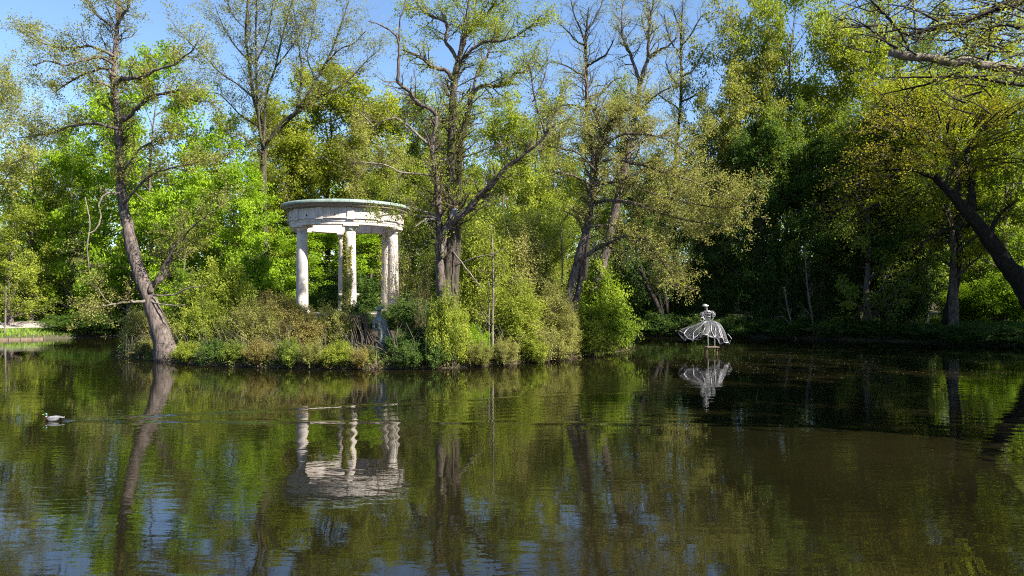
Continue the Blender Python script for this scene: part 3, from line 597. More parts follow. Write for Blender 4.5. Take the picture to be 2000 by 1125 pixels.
# --- foreground tree whose boughs reach in at the top right
def near_extra(rng, b):
    out, rr = [], []
    for i in range(260):
        px, py = rng.uniform(1600, 2060), rng.uniform(-140, 200)
        if py > 110 and px < 1760: continue
        if px < 1690 and rng.random() < .6: continue
        Y = rng.uniform(11, 17); e = P(px, py, Y)-b; s = P(px+rng.uniform(40, 130), py+rng.uniform(-60, 40), Y+rng.uniform(-.5, .5))-b
        out.append(resample(np.array([s, s+(e-s)*.5+np.array([0, 0, rng.uniform(-.1, .15)]), e]), 6)); rr.append(np.linspace(.018, .006, 6))
    return np.array(out), np.array(rr)
keytree('overhanging_tree', 'near tree reaching a sawn pale bough and dark boughs over the pond from the side', 'tree', 14.0,
    [([(2450, 872), (2425, 720), (2390, 560), (2360, 400), (2330, 250), (2310, 100), (2300, -50)], [88, 80, 72, 64, 58, 50, 40], 0, 0, -1, 'bark_dark')],
    [([(2345, 300), (2200, 200), (2100, 160), (2000, 138), (1930, 128), (1860, 120), (1800, 112), (1740, 104)], [34, 27, 25, 23, 22, 22, 21, 18], -1.0, 0, -1, 'bark_pale'),
     ([(2312, 60), (2180, 0), (2050, -5), (1960, 12), (1900, 36), (1860, 44), (1800, 60), (1745, 74), (1712, 80)], [40, 32, 28, 24, 22, 20, 16, 12, 7], .6, 0, .5, 'bark_dark'), ([(1945, 22), (1965, 5), (1990, -15)], [20, 16, 12], .2, .3, -1, 'bark_dark'),
     ([(1778, 106), (1768, 80), (1750, 55), (1728, 28), (1700, 0), (1680, -20)], [7, 6, 5, 5, 4, 3], -.5, -.8, .6), ([(1788, 112), (1789, 80), (1786, 40), (1783, 0), (1782, -30)], [5, 4, 4, 4, 3], -.4, -.9, .4, 'bark_pale'), ([(1750, 98), (1730, 80), (1700, 58), (1660, 40)], [5, 4, 3, 2], .5, -.8, .8),
     ([(1927, 128), (1932, 95), (1935, 60), (1936, 30)], [6, 5, 4, 3], -.4, -.6, .8), ([(1905, 105), (1870, 70), (1845, 55), (1830, 50)], [5, 4, 3, 2], -.6, -.5, .9), ([(1790, 88), (1805, 60), (1830, 40), (1860, 28)], [4, 4, 3, 2], .5, -.8, .8), ([(2100, 160), (1990, 165), (1900, 150), (1830, 150), (1720, 152)], [11, 9, 7, 5, 3], .8, 0, .7, 'bark_dark'),
     ([(1838, 152), (1810, 165), (1780, 172), (1720, 185)], [5, 5, 4, 2], .3, .6, .7, 'bark_dark'), ([(2000, 55), (1950, 50), (1900, 60), (1860, 75)], [9, 7, 5, 3], .4, 0, .7, 'bark_dark')],
    'olive', 19, bark='bark_dark', sub=(4, .3, .9), twig=(5, .15, .4), per=8, lsize=.05, spread=.07, extra=near_extra, twigmat='bark_dark', sparse=.9)

# --- single trees of the wood behind
def T(px, Y, top, Rpx, style, seed, label, name='broadleaf_tree', **kw):
    x = PX(px, Y); z0 = gz(x, Y); H = (PZ(top, Y)-z0)*.95
    kw.setdefault('group', 'trees of the wood around the pond')
    return tree(name, label, 'tree', x, Y, H, Rpx*Y/FPX, style, seed, **kw)
T(-25, 58, 105, 95, 'olive', 31, 'thin leaved olive tree at the far left edge of the wood', proto='airy')
T(70, 63, 165, 90, 'olive', 32, 'sparse olive tree with pale straight trunk behind the sandy path', proto='airy', bark='bark_pale')
T(20, 58, 400, 95, 'fresh', 33, 'low light green tree beside the sandy path at the far left', proto='low')
T(140, 61, 270, 70, 'maple', 34, 'small bright maple between the pale trunk and the leaning alder', proto='tier', name='maple_tree')
T(300, 58, 105, 110, 'maple', 35, 'large vivid green maple directly behind the leaning alder', proto='tier', name='maple_tree')
T(205, 66, 175, 90, 'maple', 36, 'darker maple half hidden behind the leaning alder trunk', proto='tier2', name='maple_tree')
T(425, 61, 215, 85, 'maple', 37, 'vivid maple between the leaning alder and the fan branched tree', proto='tier2', name='maple_tree')
T(485, 57, 330, 75, 'maple', 38, 'low vivid maple just left of the temple columns', proto='tier', name='maple_tree')
T(360, 56, 330, 80, 'maple', 39, 'low vivid maple above the yellow green shrubs of the island end', proto='tier2', name='maple_tree')
T(640, 74, 150, 125, 'yellow', 40, 'round topped yellow green oak rising behind the temple roof', proto='round', name='oak_tree')
T(560, 68, 235, 80, 'yellow', 41, 'yellowish oak behind the left side of the temple', proto='round', name='oak_tree')
T(725, 67, 250, 85, 'olive', 42, 'olive tree behind the right side of the temple roof', proto='tall')
T(800, 74, 180, 85, 'midgreen', 43, 'green tree seen between the temple and the forked alder', proto='dense')
T(905, 70, 195, 80, 'fresh', 44, 'pale green tree directly behind the forked alder', proto='tall')
T(985, 68, 205, 80, 'fresh', 45, 'bright pale green tree right of the forked alder', proto='round')
T(1065, 72, 190, 80, 'olive', 46, 'olive tree behind the rising bare limb of the forked alder', proto='tall')
T(950, 60, 390, 80, 'fresh', 47, 'low pale green tree filling the gap right of the forked alder', proto='low')
T(1060, 60, 400, 70, 'midgreen', 48, 'low green tree between the forked alder and the crossing stems', proto='low')
T(680, 61, 420, 90, 'maple', 49, 'dark leafy maple seen between the temple columns', proto='tier', name='maple_tree')
T(590, 61, 440, 80, 'maple', 50, 'leafy maple seen left of the temple columns low down', proto='tier2', name='maple_tree')
T(1190, 66, 190, 80, 'midgreen', 51, 'green tree behind the slanting grey alder', proto='tall')
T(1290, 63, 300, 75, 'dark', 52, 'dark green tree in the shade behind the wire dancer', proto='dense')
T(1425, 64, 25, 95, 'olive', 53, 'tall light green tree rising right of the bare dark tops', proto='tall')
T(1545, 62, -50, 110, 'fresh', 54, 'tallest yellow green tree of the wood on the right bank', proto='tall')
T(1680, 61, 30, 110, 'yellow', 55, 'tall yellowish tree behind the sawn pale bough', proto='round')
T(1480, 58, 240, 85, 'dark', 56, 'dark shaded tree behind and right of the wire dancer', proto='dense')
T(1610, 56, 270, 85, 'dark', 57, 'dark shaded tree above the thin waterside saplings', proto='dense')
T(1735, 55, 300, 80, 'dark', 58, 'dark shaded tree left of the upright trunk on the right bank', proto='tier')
T(1780, 64, 60, 100, 'midgreen', 59, 'tall green tree behind the ochre sprays of the leaning oak', proto='tall')
T(1900, 66, 330, 100, 'maple', 60, 'bright green sunlit tree low behind the leaning oak trunk', proto='tier', name='maple_tree')
T(1990, 62, 380, 80, 'maple', 61, 'bright green tree low at the far right behind the leaning oak', proto='tier2', name='maple_tree')
T(1930, 68, 90, 110, 'yellow', 62, 'tall yellow green tree at the far right behind the ochre sprays', proto='round')
T(1380, 60, 400, 70, 'dark', 63, 'low dark tree directly behind the wire dancer', proto='low')
T(1222, 63, 420, 60, 'dark', 64, 'low dark tree behind the bush at the island end', proto='low')
T(700, 71, 165, 105, 'yellow', 271, 'yellow green oak directly above the right part of the temple roof', name='oak_tree', proto='round')
T(575, 73, 185, 90, 'yellow', 272, 'yellow green oak left of the round topped oak', name='oak_tree', proto='round')
T(760, 63, 330, 70, 'fresh', 273, 'pale green tree filling the gap left of the forked alder', proto='low')
T(835, 62, 300, 70, 'fresh', 274, 'pale green tree immediately behind the forked alder stems', proto='low')
T(920, 61, 330, 75, 'fresh', 275, 'pale green tree behind the rising bare limb near its fork', proto='dense')
T(1010, 61, 300, 75, 'fresh', 276, 'pale green tree under the end of the rising bare limb', proto='dense')
T(1095, 62, 290, 75, 'fresh', 277, 'pale green tree just left of the crossing stems', proto='low')
T(1165, 62, 330, 70, 'midgreen', 278, 'green tree between the crossing stems and the slanting trunk', proto='low')
T(250, 60, 330, 80, 'maple', 279, 'bright maple at mid height behind the leaning alder trunk', name='maple_tree', proto='tier')
T(445, 58, 420, 80, 'fresh', 280, 'light green low tree behind the tall bright bush', proto='low')
T(60, 60, 300, 80, 'fresh', 281, 'light green tree before the pale straight trunk', proto='low')
T(1390, 60, 190, 80, 'olive', 282, 'green tree right of the drooping pale alder sprays', proto='dense')
T(1540, 58, 200, 80, 'midgreen', 283, 'green tree low in front of the tallest tree', proto='dense')
T(1620, 61, 110, 115, 'fresh', 261, 'broad green tree between the tallest tree and the yellowish one', proto='round')
T(1480, 61, 110, 95, 'olive', 262, 'green tree low between the bare dark tops and the tallest tree', proto='dense')
T(1730, 57, 130, 110, 'yellow', 263, 'yellow green oak left of the ochre sprays', name='oak_tree', proto='round')
T(1862, 51, 130, 150, 'yellow', 264, 'broad yellow green oak behind the ochre sprays', name='oak_tree', proto='round')
T(1960, 58, 150, 100, 'midgreen', 265, 'green tree at the far right edge behind the leaning oak', proto='dense')
T(1695, 53.6, 190, 125, 'midgreen', 268, 'broad green tree leaning its crown over the thin saplings', proto='low')
T(1670, 57, 230, 90, 'dark', 266, 'shaded dark tree below the yellowish oak on the right bank', proto='tall')
T(1810, 56, 260, 80, 'midgreen', 267, 'shaded green tree right above the upright trunk', proto='tall')
# upright trunk on the right bank
keytree('upright_tree', 'dark upright trunk standing alone on the right bank', 'tree', 51.5,
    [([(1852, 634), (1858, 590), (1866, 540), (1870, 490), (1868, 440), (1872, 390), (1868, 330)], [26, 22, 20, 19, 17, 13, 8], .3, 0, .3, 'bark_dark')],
    [([(1869, 470), (1840, 455), (1800, 450), (1760, 470)], [8, 6, 4, 2], -.6), ([(1868, 430), (1905, 410), (1940, 412)], [7, 5, 3], .8), ([(1870, 400), (1840, 370), (1810, 360)], [7, 5, 3], 1)],
    'dark', 65, bark='bark_dark', sub=(4, .7, 1.8), twig=(8, .3, .9), per=9, lsize=.14, spread=.18, twigmat='bark_dark')
for k, (pl, lab) in enumerate([([(1590, 668), (1586, 620), (1578, 570), (1574, 520), (1572, 480)], 'thin pale crooked sapling rising from the dark right bank'), ([(1556, 668), (1548, 640), (1538, 600), (1532, 560)], 'second thin sapling forking low beside the crooked one')]):
    keytree('sapling', lab, 'sapling', 54.5, [(pl, [5, 4, 4, 3, 2], .2, 0, .3, 'bark_pale')], [([pl[1], (pl[1][0]-18, pl[1][1]-20), (pl[1][0]-30, pl[1][1]-22)], [3, 2, 1.5], -.3)], 'dark', 70+k, bark='bark_pale', sub=(4, .3, .9), twig=(5, .2, .5), per=5, lsize=.11, twigmat='bark_pale')
# dark multi-stemmed clump left of the dancer
keytree('clump_tree', 'cluster of dark leaning trunks in the shade left of the wire dancer', 'tree', 57.0,
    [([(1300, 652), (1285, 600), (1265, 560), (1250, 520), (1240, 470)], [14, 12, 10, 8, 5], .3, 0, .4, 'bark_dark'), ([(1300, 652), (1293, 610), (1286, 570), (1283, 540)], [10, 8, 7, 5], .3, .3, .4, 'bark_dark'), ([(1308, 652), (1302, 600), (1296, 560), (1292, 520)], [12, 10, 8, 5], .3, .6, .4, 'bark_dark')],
    [([(1255, 535), (1225, 500), (1205, 490)], [6, 4, 2], -.6), ([(1285, 560), (1310, 520), (1330, 500)], [6, 4, 2], -.6)],
    'dark', 72, bark='bark_dark', sub=(4, .7, 1.8), twig=(8, .3, .9), per=8, lsize=.14, spread=.18, twigmat='bark_dark')
# trees on the right bank beyond the frame whose shade lies on the wood
for k, (x, y, H, rc) in enumerate([(37.5, 41.5, 19, 5.5), (36.5, 36.0, 21, 5.0), (42, 46.5, 17, 6), (34, 30.5, 18, 4.5), (44, 37, 21, 7), (47, 43, 18, 6), (23.5, 11, 18, 5.5), (28.5, 18, 18, 5.5), (32, 25, 16, 4.5)]):
    tree('broadleaf_tree', 'tall leafy tree closing the right bank past the leaning oak', 'tree', x, y, H, rc, 'midgreen', 90+k, proto=('dense', 'tall', 'round')[k % 3], group='trees shading the right bank')

# the deeper wood: one mass
def woodland():
    rng = np.random.default_rng(5); Cs, Ns, Ss, Ts, tp, tr = [], [], [], [], [], []
    for i in range(150):
        low = i >= 75
        Y = rng.uniform(74, 84) if low else rng.uniform(82, 112); px = -350+2700*((i % 75)+rng.random())/75; x = PX(px, Y); z = gz(x, Y)
        top = 235+40*math.sin(px*.006)+(-60 if px > 1400 else 0); H = rng.uniform(4.5, 7.5) if low else min(PZ(top, Y)-z, 24)*rng.uniform(.85, 1.05); rc = rng.uniform(3.0, 4.2) if low else rng.uniform(3.5, 5)
        if not low: tp.append(np.linspace((x, Y, z-.2), (x+rng.normal()*.6, Y, z+H*.8), 5)); tr.append(np.linspace(.24, .08, 5))
        n = int((1100 if low else 1900)*LS)
        cl = rng.standard_normal((40, 3)); cl = nrm(cl)*(.45+.5*rng.random((40, 1))); w = cl[rng.integers(0, 40, n)]+.16*rng.standard_normal((n, 3))
        C = np.array([x, Y, z+H*.48])+w*np.array([rc, rc, H*.5]); Cs.append(C); Ns.append(rng.standard_normal((n, 3))*.7+np.array([0, 0, .5])); Ss.append((.5 if low else .46)*(.6+.8*rng.random(n))); Ts.append(np.clip(.45+rng.normal()*.15+.15*rng.standard_normal(n), 0, 1))
    me = leafmesh('woodland', np.concatenate(Cs), np.concatenate(Ns), np.concatenate(Ss), np.concatenate(Ts), rng)
    o = link('woodland', me, M['midgreen'], kind='stuff', label='deeper wood of green trees closing the view behind the pond', cat='wood')
    wood('trunk_mass', [(np.array(tp), np.array(tr))], M['bark_dark'], o, sides=(6,))
woodland()

# ------------------------------------------------------------------ shrubs
HS, RS = 2.5, 1.5
def shrub_proto(seed, stems=34, nb=7, nt_=5, per=11, lsize=.085, spread=.09, keep=1.0, fan=.55, tw=1.0, H=HS, shape=.55, nseg=5, ls=1.0):
    rng = np.random.default_rng(seed)
    a = rng.random(stems)*2*math.pi; q = np.sqrt(rng.random(stems)); ex, ey = np.cos(a)*q, np.sin(a)*q
    hh = H*(1-shape*q**2)*(.7+.38*rng.random(stems)); n = nseg; s = np.linspace(0, 1, n)
    base = np.stack([ex*RS*(1-fan), ey*RS*(1-fan), 0*ex], 1); tip = np.stack([ex*RS*.92, ey*RS*.92, hh], 1)
    pts = base[:, None]+(tip-base)[:, None]*np.stack([s**1.35, s**1.35, s], 1)[None]+rng.standard_normal((stems, n, 3))*.03*H*s[None, :, None]
    rad = .024*tw*np.linspace(1, .3, n)[None]*np.ones((stems, 1))
    b, br, _ = sprout(rng, pts, rad, nb, .12, 1, (.16*H*ls, .36*H*ls), 48, .25, 4, .2, .55, .8, .03, .4, rmin=.005)
    t, tr, _ = sprout(rng, b, br, nt_, .15, 1, (.08*H*ls, .18*H*ls), 48, .1, 3, .2, .6, .8, 0, .5, rmin=.004)
    wm = woodmesh('stem_mass', [(pts, rad), (b, br), (t, tr)], (4, 3, 3))
    tone = np.repeat(np.repeat(rng.standard_normal(stems)*.17, nb)+rng.standard_normal(stems*nb)*.10, nt_)+rng.standard_normal(len(t))*.08
    C, Nn, S_, ti = scatter(rng, t, per, spread, lsize, .5, np.array([0, 0, H*.2]), .9, .1, tone, keep)
    k = C[:, 2] > .03; return wm, leafmesh('foliage', C[k], Nn[k], S_[k], ti[k], rng), H
SP = {
    'leafy': shrub_proto(401, stems=40, per=17, lsize=.09),
    'leafy2': shrub_proto(402, stems=40, per=17, lsize=.095, shape=.7),
    'twiggy': shrub_proto(403, stems=44, nb=8, nt_=6, per=7, lsize=.075, spread=.07),
    'twiggy2': shrub_proto(404, stems=44, nb=7, nt_=6, per=9, lsize=.075, spread=.07, shape=.35),
    'tall': shrub_proto(405, stems=44, nb=9, nt_=6, per=13, lsize=.09, fan=.35, shape=.3, H=5.0, spread=.14, ls=.55),
    'tall2': shrub_proto(406, stems=44, nb=9, nt_=6, per=12, lsize=.085, fan=.3, shape=.3, H=5.0, spread=.14, ls=.55),
    'bare': shrub_proto(407, stems=12, nb=8, nt_=5, per=3, lsize=.08, fan=.6, keep=.6, shape=.4, H=5.0, tw=.7, ls=.6),
    'fringe': shrub_proto(408, stems=34, nb=6, nt_=5, per=14, lsize=.10, fan=.75, shape=.5),
}
def S(px0, px1, Y, top, style, seed, label, proto='leafy', depth=None, isl=True, group='shrubs on the island', cat='shrub', twigmat='twig', tilt=(0, 0)):
    x = PX((px0+px1)/2, Y); z = max((iz if isl else gz)(x, Y), .02); rx = (px1-px0)/2*Y/FPX; H = max(.4, PZ(top, Y)-z)
    root = empty('shrub', (x, Y, z-.06), label, cat, group); ry = depth or max(.8, rx*.8)
    wm, fm, hp = SP[proto]; root.scale = (rx/RS, ry/RS, H/hp*1.04); root.rotation_euler = (R(tilt[1]), R(tilt[0]), 0)
    # turn the shared shape inside the thing so that copies differ
    for nm, me, mt in (('stem_mass', wm, twigmat), ('foliage', fm, style)):
        o = protolink(nm, me, M[mt], root, 'stuff'); o.rotation_euler.z = (seed*2.399) % 6.283
    return root
S(240, 322, 38.2, 605, 'alder', 101, 'yellow green willowy shrub hanging over the water left of the leaning trunk', proto='tall')
S(345, 450, 36.0, 595, 'fresh', 102, 'yellow green shrub right beside the foot of the leaning trunk', proto='leafy')
S(360, 500, 39.5, 528, 'fresh', 103, 'tall bright yellow green bush above the island shore left of the temple', proto='leafy2')
S(430, 545, 35.0, 600, 'olive', 104, 'olive twiggy shrub on the shore left of the temple front', proto='twiggy2')
S(470, 600, 37.0, 578, 'rust', 105, 'olive brown twiggy shrub below the left temple column', proto='twiggy')
S(540, 640, 33.8, 618, 'rust', 106, 'pale brown twiggy shrub on the shore below the temple front', proto='twiggy2')
S(590, 690, 34.5, 602, 'olive', 107, 'dense olive shrub below the ivy clad column', proto='twiggy2')
S(520, 600, 39.2, 590, 'fresh', 108, 'light green shrub at the foot of the left temple column', proto='leafy')
S(655, 735, 36.5, 595, 'ivy', 109, 'dark ivy thicket at the foot of the ivy clad column', proto='leafy2')
S(745, 850, 36.8, 585, 'ivy', 110, 'dark green ivy thicket behind the hooded statue', proto='leafy')
S(755, 860, 33.0, 640, 'dark', 111, 'glossy dark green bush on the shore right of the hooded statue', proto='leafy2')
S(690, 745, 32.4, 682, 'dark', 112, 'small dark bush at the water under the hooded statue', proto='fringe')
S(795, 850, 35.0, 500, 'olive', 113, 'tall thin twiggy shrub reaching up before the right temple columns', proto='bare')
S(722, 822, 38.0, 405, 'olive', 114, 'mostly leafless shrub reaching up across the right temple columns', proto='bare')
S(835, 905, 33.2, 560, 'fresh', 115, 'light green shrub wrapping the foot of the forked alder', proto='leafy')
S(880, 960, 33.4, 640, 'maple', 116, 'bright low bush on the shore right of the forked alder foot', proto='fringe')
S(885, 1000, 37.5, 430, 'fresh', 117, 'tall light green thicket right of the forked alder', proto='tall')
S(960, 1075, 38.5, 440, 'alder', 118, 'tall pale olive thicket between the forked alder and the crossing stems', proto='tall2')
S(940, 1060, 35.0, 560, 'fresh', 119, 'light green scrub behind the white saplings', proto='tall')
S(1040, 1120, 36.8, 560, 'alder', 120, 'pale olive scrub left of the crossing stems', proto='tall2')
S(1000, 1100, 34.8, 640, 'alder', 121, 'low pale scrub on the shore right of the white saplings', proto='twiggy2')
S(1110, 1240, 40.0, 540, 'lime', 122, 'rounded bright green bush closing the right end of the island', proto='leafy2', depth=2.2)
S(1100, 1200, 38.2, 620, 'fresh', 123, 'low light green bush at the water before the rounded end bush', proto='leafy')
S(330, 420, 41.5, 560, 'midgreen', 124, 'green shrub behind the foot of the leaning trunk', proto='leafy')
S(430, 560, 44.5, 500, 'maple', 125, 'leafy green bush on the island behind the left temple column', proto='leafy2')
S(600, 760, 48.5, 540, 'dark', 126, 'dark leafy bush behind the temple columns', proto='leafy')
S(890, 1030, 44.5, 420, 'midgreen', 127, 'tall green scrub deep on the island behind the white saplings', proto='tall2')
S(1020, 1110, 43.5, 430, 'fresh', 128, 'tall light scrub deep on the island left of the crossing stems', proto='tall')
S(815, 900, 41.0, 470, 'midgreen', 129, 'tall green scrub between the right temple columns and the forked alder', proto='tall2')
# far-bank shrubs
LB = 'shrubs on the far bank'
S(95, 250, 57.2, 610, 'dark', 131, 'grey green bush leaning over the water before the sandy path', proto='leafy', isl=False, group=LB)
S(75, 160, 64, 560, 'dark', 132, 'dark bush behind the sandy path', proto='leafy', isl=False, group=LB)
S(-60, 60, 64, 540, 'fresh', 133, 'light green bush behind the sandy path at the far left', proto='leafy', isl=False, group=LB)
S(160, 300, 66, 520, 'maple', 134, 'bright bush behind the sandy path near the leaning alder', proto='leafy', isl=False, group=LB)
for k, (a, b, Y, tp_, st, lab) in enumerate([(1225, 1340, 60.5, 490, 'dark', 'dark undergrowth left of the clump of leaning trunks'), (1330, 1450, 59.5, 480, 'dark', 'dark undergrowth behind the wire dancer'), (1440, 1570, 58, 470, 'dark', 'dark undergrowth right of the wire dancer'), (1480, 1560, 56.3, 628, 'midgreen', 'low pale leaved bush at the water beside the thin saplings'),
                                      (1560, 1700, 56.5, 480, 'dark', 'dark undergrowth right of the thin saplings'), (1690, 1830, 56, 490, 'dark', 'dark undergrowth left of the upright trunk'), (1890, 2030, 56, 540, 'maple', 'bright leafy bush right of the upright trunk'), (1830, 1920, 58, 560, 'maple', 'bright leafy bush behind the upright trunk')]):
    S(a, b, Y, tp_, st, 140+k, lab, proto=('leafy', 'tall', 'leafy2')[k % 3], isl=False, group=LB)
# low growth right along the water line, each clump its own shrub
for k, (a, b, Y, tp_, st, pr, lab) in enumerate([
    (262, 318, 36.9, 668, 'alder', 'fringe', 'low pale clump trailing in the water left of the leaning trunk'), (338, 392, 34.3, 672, 'fresh', 'fringe', 'low yellow green clump at the very foot of the leaning trunk'),
    (385, 440, 33.6, 668, 'ivy', 'fringe', 'low dark ivy clump at the water, second right of the leaning trunk'), (432, 490, 32.9, 672, 'midgreen', 'fringe', 'low green clump at the water below the olive twiggy shrub'),
    (480, 545, 32.4, 664, 'rust', 'twiggy', 'low brownish clump at the water below the olive brown shrub'), (536, 592, 32.0, 668, 'midgreen', 'fringe', 'low green clump at the water below the left temple column'),
    (584, 640, 31.8, 670, 'olive', 'twiggy2', 'low olive clump at the water below the rear temple column'), (632, 690, 31.7, 672, 'fresh', 'fringe', 'low light green clump at the water left of the dry stalks'),
    (682, 730, 31.7, 682, 'rust', 'twiggy2', 'low brown clump at the water under the dry stalks'), (765, 830, 31.6, 672, 'ivy', 'fringe', 'low dark ivy clump at the water right of the hooded statue'),
    (822, 882, 31.8, 664, 'ivy', 'fringe', 'low ivy clump at the water before the forked alder'), (905, 960, 32.6, 672, 'olive', 'twiggy2', 'low olive clump at the water left of the white sapling'),
    (958, 1015, 33.2, 668, 'alder', 'twiggy2', 'low straw coloured clump at the water right of the white sapling'), (1010, 1070, 34.6, 662, 'fresh', 'fringe', 'low light green clump at the water left of the crossing stems'),
    (1062, 1120, 36.0, 650, 'alder', 'fringe', 'low pale clump at the water under the crossing stems'), (1165, 1235, 41.8, 635, 'lime', 'fringe', 'low bright clump hanging in the water at the island end'),
    (832, 915, 32.1, 590, 'fresh', 'leafy', 'ivy and suckers grown around the foot of the forked alder'), (1085, 1135, 36.6, 600, 'alder', 'tall2', 'pale suckers grown around the foot of the crossing stems')]):
    S(a, b, Y-.3, tp_-2, st, 200+k, lab, proto=pr, depth=.85)
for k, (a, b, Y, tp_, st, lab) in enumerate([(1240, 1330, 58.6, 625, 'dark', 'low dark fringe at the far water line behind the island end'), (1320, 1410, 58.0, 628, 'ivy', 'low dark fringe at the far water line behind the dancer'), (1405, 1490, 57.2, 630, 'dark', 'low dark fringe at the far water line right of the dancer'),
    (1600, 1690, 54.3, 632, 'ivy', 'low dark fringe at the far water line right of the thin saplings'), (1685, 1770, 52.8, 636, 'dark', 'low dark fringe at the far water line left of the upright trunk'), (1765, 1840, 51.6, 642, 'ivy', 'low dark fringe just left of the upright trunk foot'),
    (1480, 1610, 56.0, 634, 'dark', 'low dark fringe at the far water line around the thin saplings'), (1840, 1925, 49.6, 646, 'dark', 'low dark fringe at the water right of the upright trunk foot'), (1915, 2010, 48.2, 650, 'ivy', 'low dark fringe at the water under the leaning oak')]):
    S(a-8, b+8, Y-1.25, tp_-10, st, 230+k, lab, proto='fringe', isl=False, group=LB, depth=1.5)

# white saplings on the shore
for k, (pl, Y, w, lab) in enumerate([([(962, 712), (962, 640), (963, 560), (962, 490), (960, 440)], 33.6, [7, 6, 5, 4, 2], 'straight whitish sapling stem at the water right of the forked alder'),
                                     ([(1001, 690), (999, 640), (997, 590), (1001, 540)], 35.2, [4, 4, 3, 2], 'shorter pale sapling stem right of the straight whitish one'),
                                     ([(955, 712), (955, 620), (956, 540)], 33.9, [3, 3, 2], 'thin brown sapling close beside the straight whitish stem'),
                                     ([(1098, 560), (1098, 500), (1094, 440)], 38.5, [4, 3, 2], 'thin dark sapling just left of the crossing stems'), ([(8, 668), (10, 640), (11, 600), (12, 560)], 53.6, [4, 4, 3, 2], 'thin young tree on the grass verge by the water edge boards')]):
    keytree('sapling', lab, 'sapling', Y, [(pl, w, .1, 0, .5, 'bark_pale')], [([pl[2], (pl[2][0]+14, pl[2][1]-18), (pl[2][0]+22, pl[2][1]-42)], [2, 1.5, 1], -.3), ([pl[1], (pl[1][0]-12, pl[1][1]-14), (pl[1][0]-20, pl[1][1]-30)], [2, 1.5, 1], .2)], 'fresh', 160+k, bark='bark_pale', sub=(4, .25, .8), twig=(5, .15, .4), per=6, lsize=.09, twigmat='twig')
# dry hanging stalks beside the hooded statue
def dry_stalks():
    rng = np.random.default_rng(8); Y = 34.2; root = empty('dry_shrub', P(702, 690, Y), 'bundle of dry reddish stalks bending over left of the hooded statue', 'shrub', 'shrubs on the island'); b = np.array(root.location)
    tp, rr = [], []
    for i in range(34):
        x0 = rng.uniform(698, 736); pts = [P(x0, 700+rng.uniform(-5, 10), Y+rng.uniform(-.3, .3)), P(x0-10+rng.uniform(-8, 6), 650, Y+rng.uniform(-.4, .3)), P(x0-18+rng.uniform(-6, 10), 616+rng.uniform(-6, 8), Y+rng.uniform(-.4, .4)), P(x0-30+rng.uniform(-8, 20), 622+rng.uniform(-8, 14), Y-.4)]
        tp.append(resample(np.array(pts)-b, 8)); rr.append(np.linspace(.012, .004, 8))
    wood('stalk_mass', [(np.array(tp), np.array(rr))], simple('dry_stalk', (.19, .13, .095), .9, var=(.09, .055, .04)), root, sides=(4,))
dry_stalks()

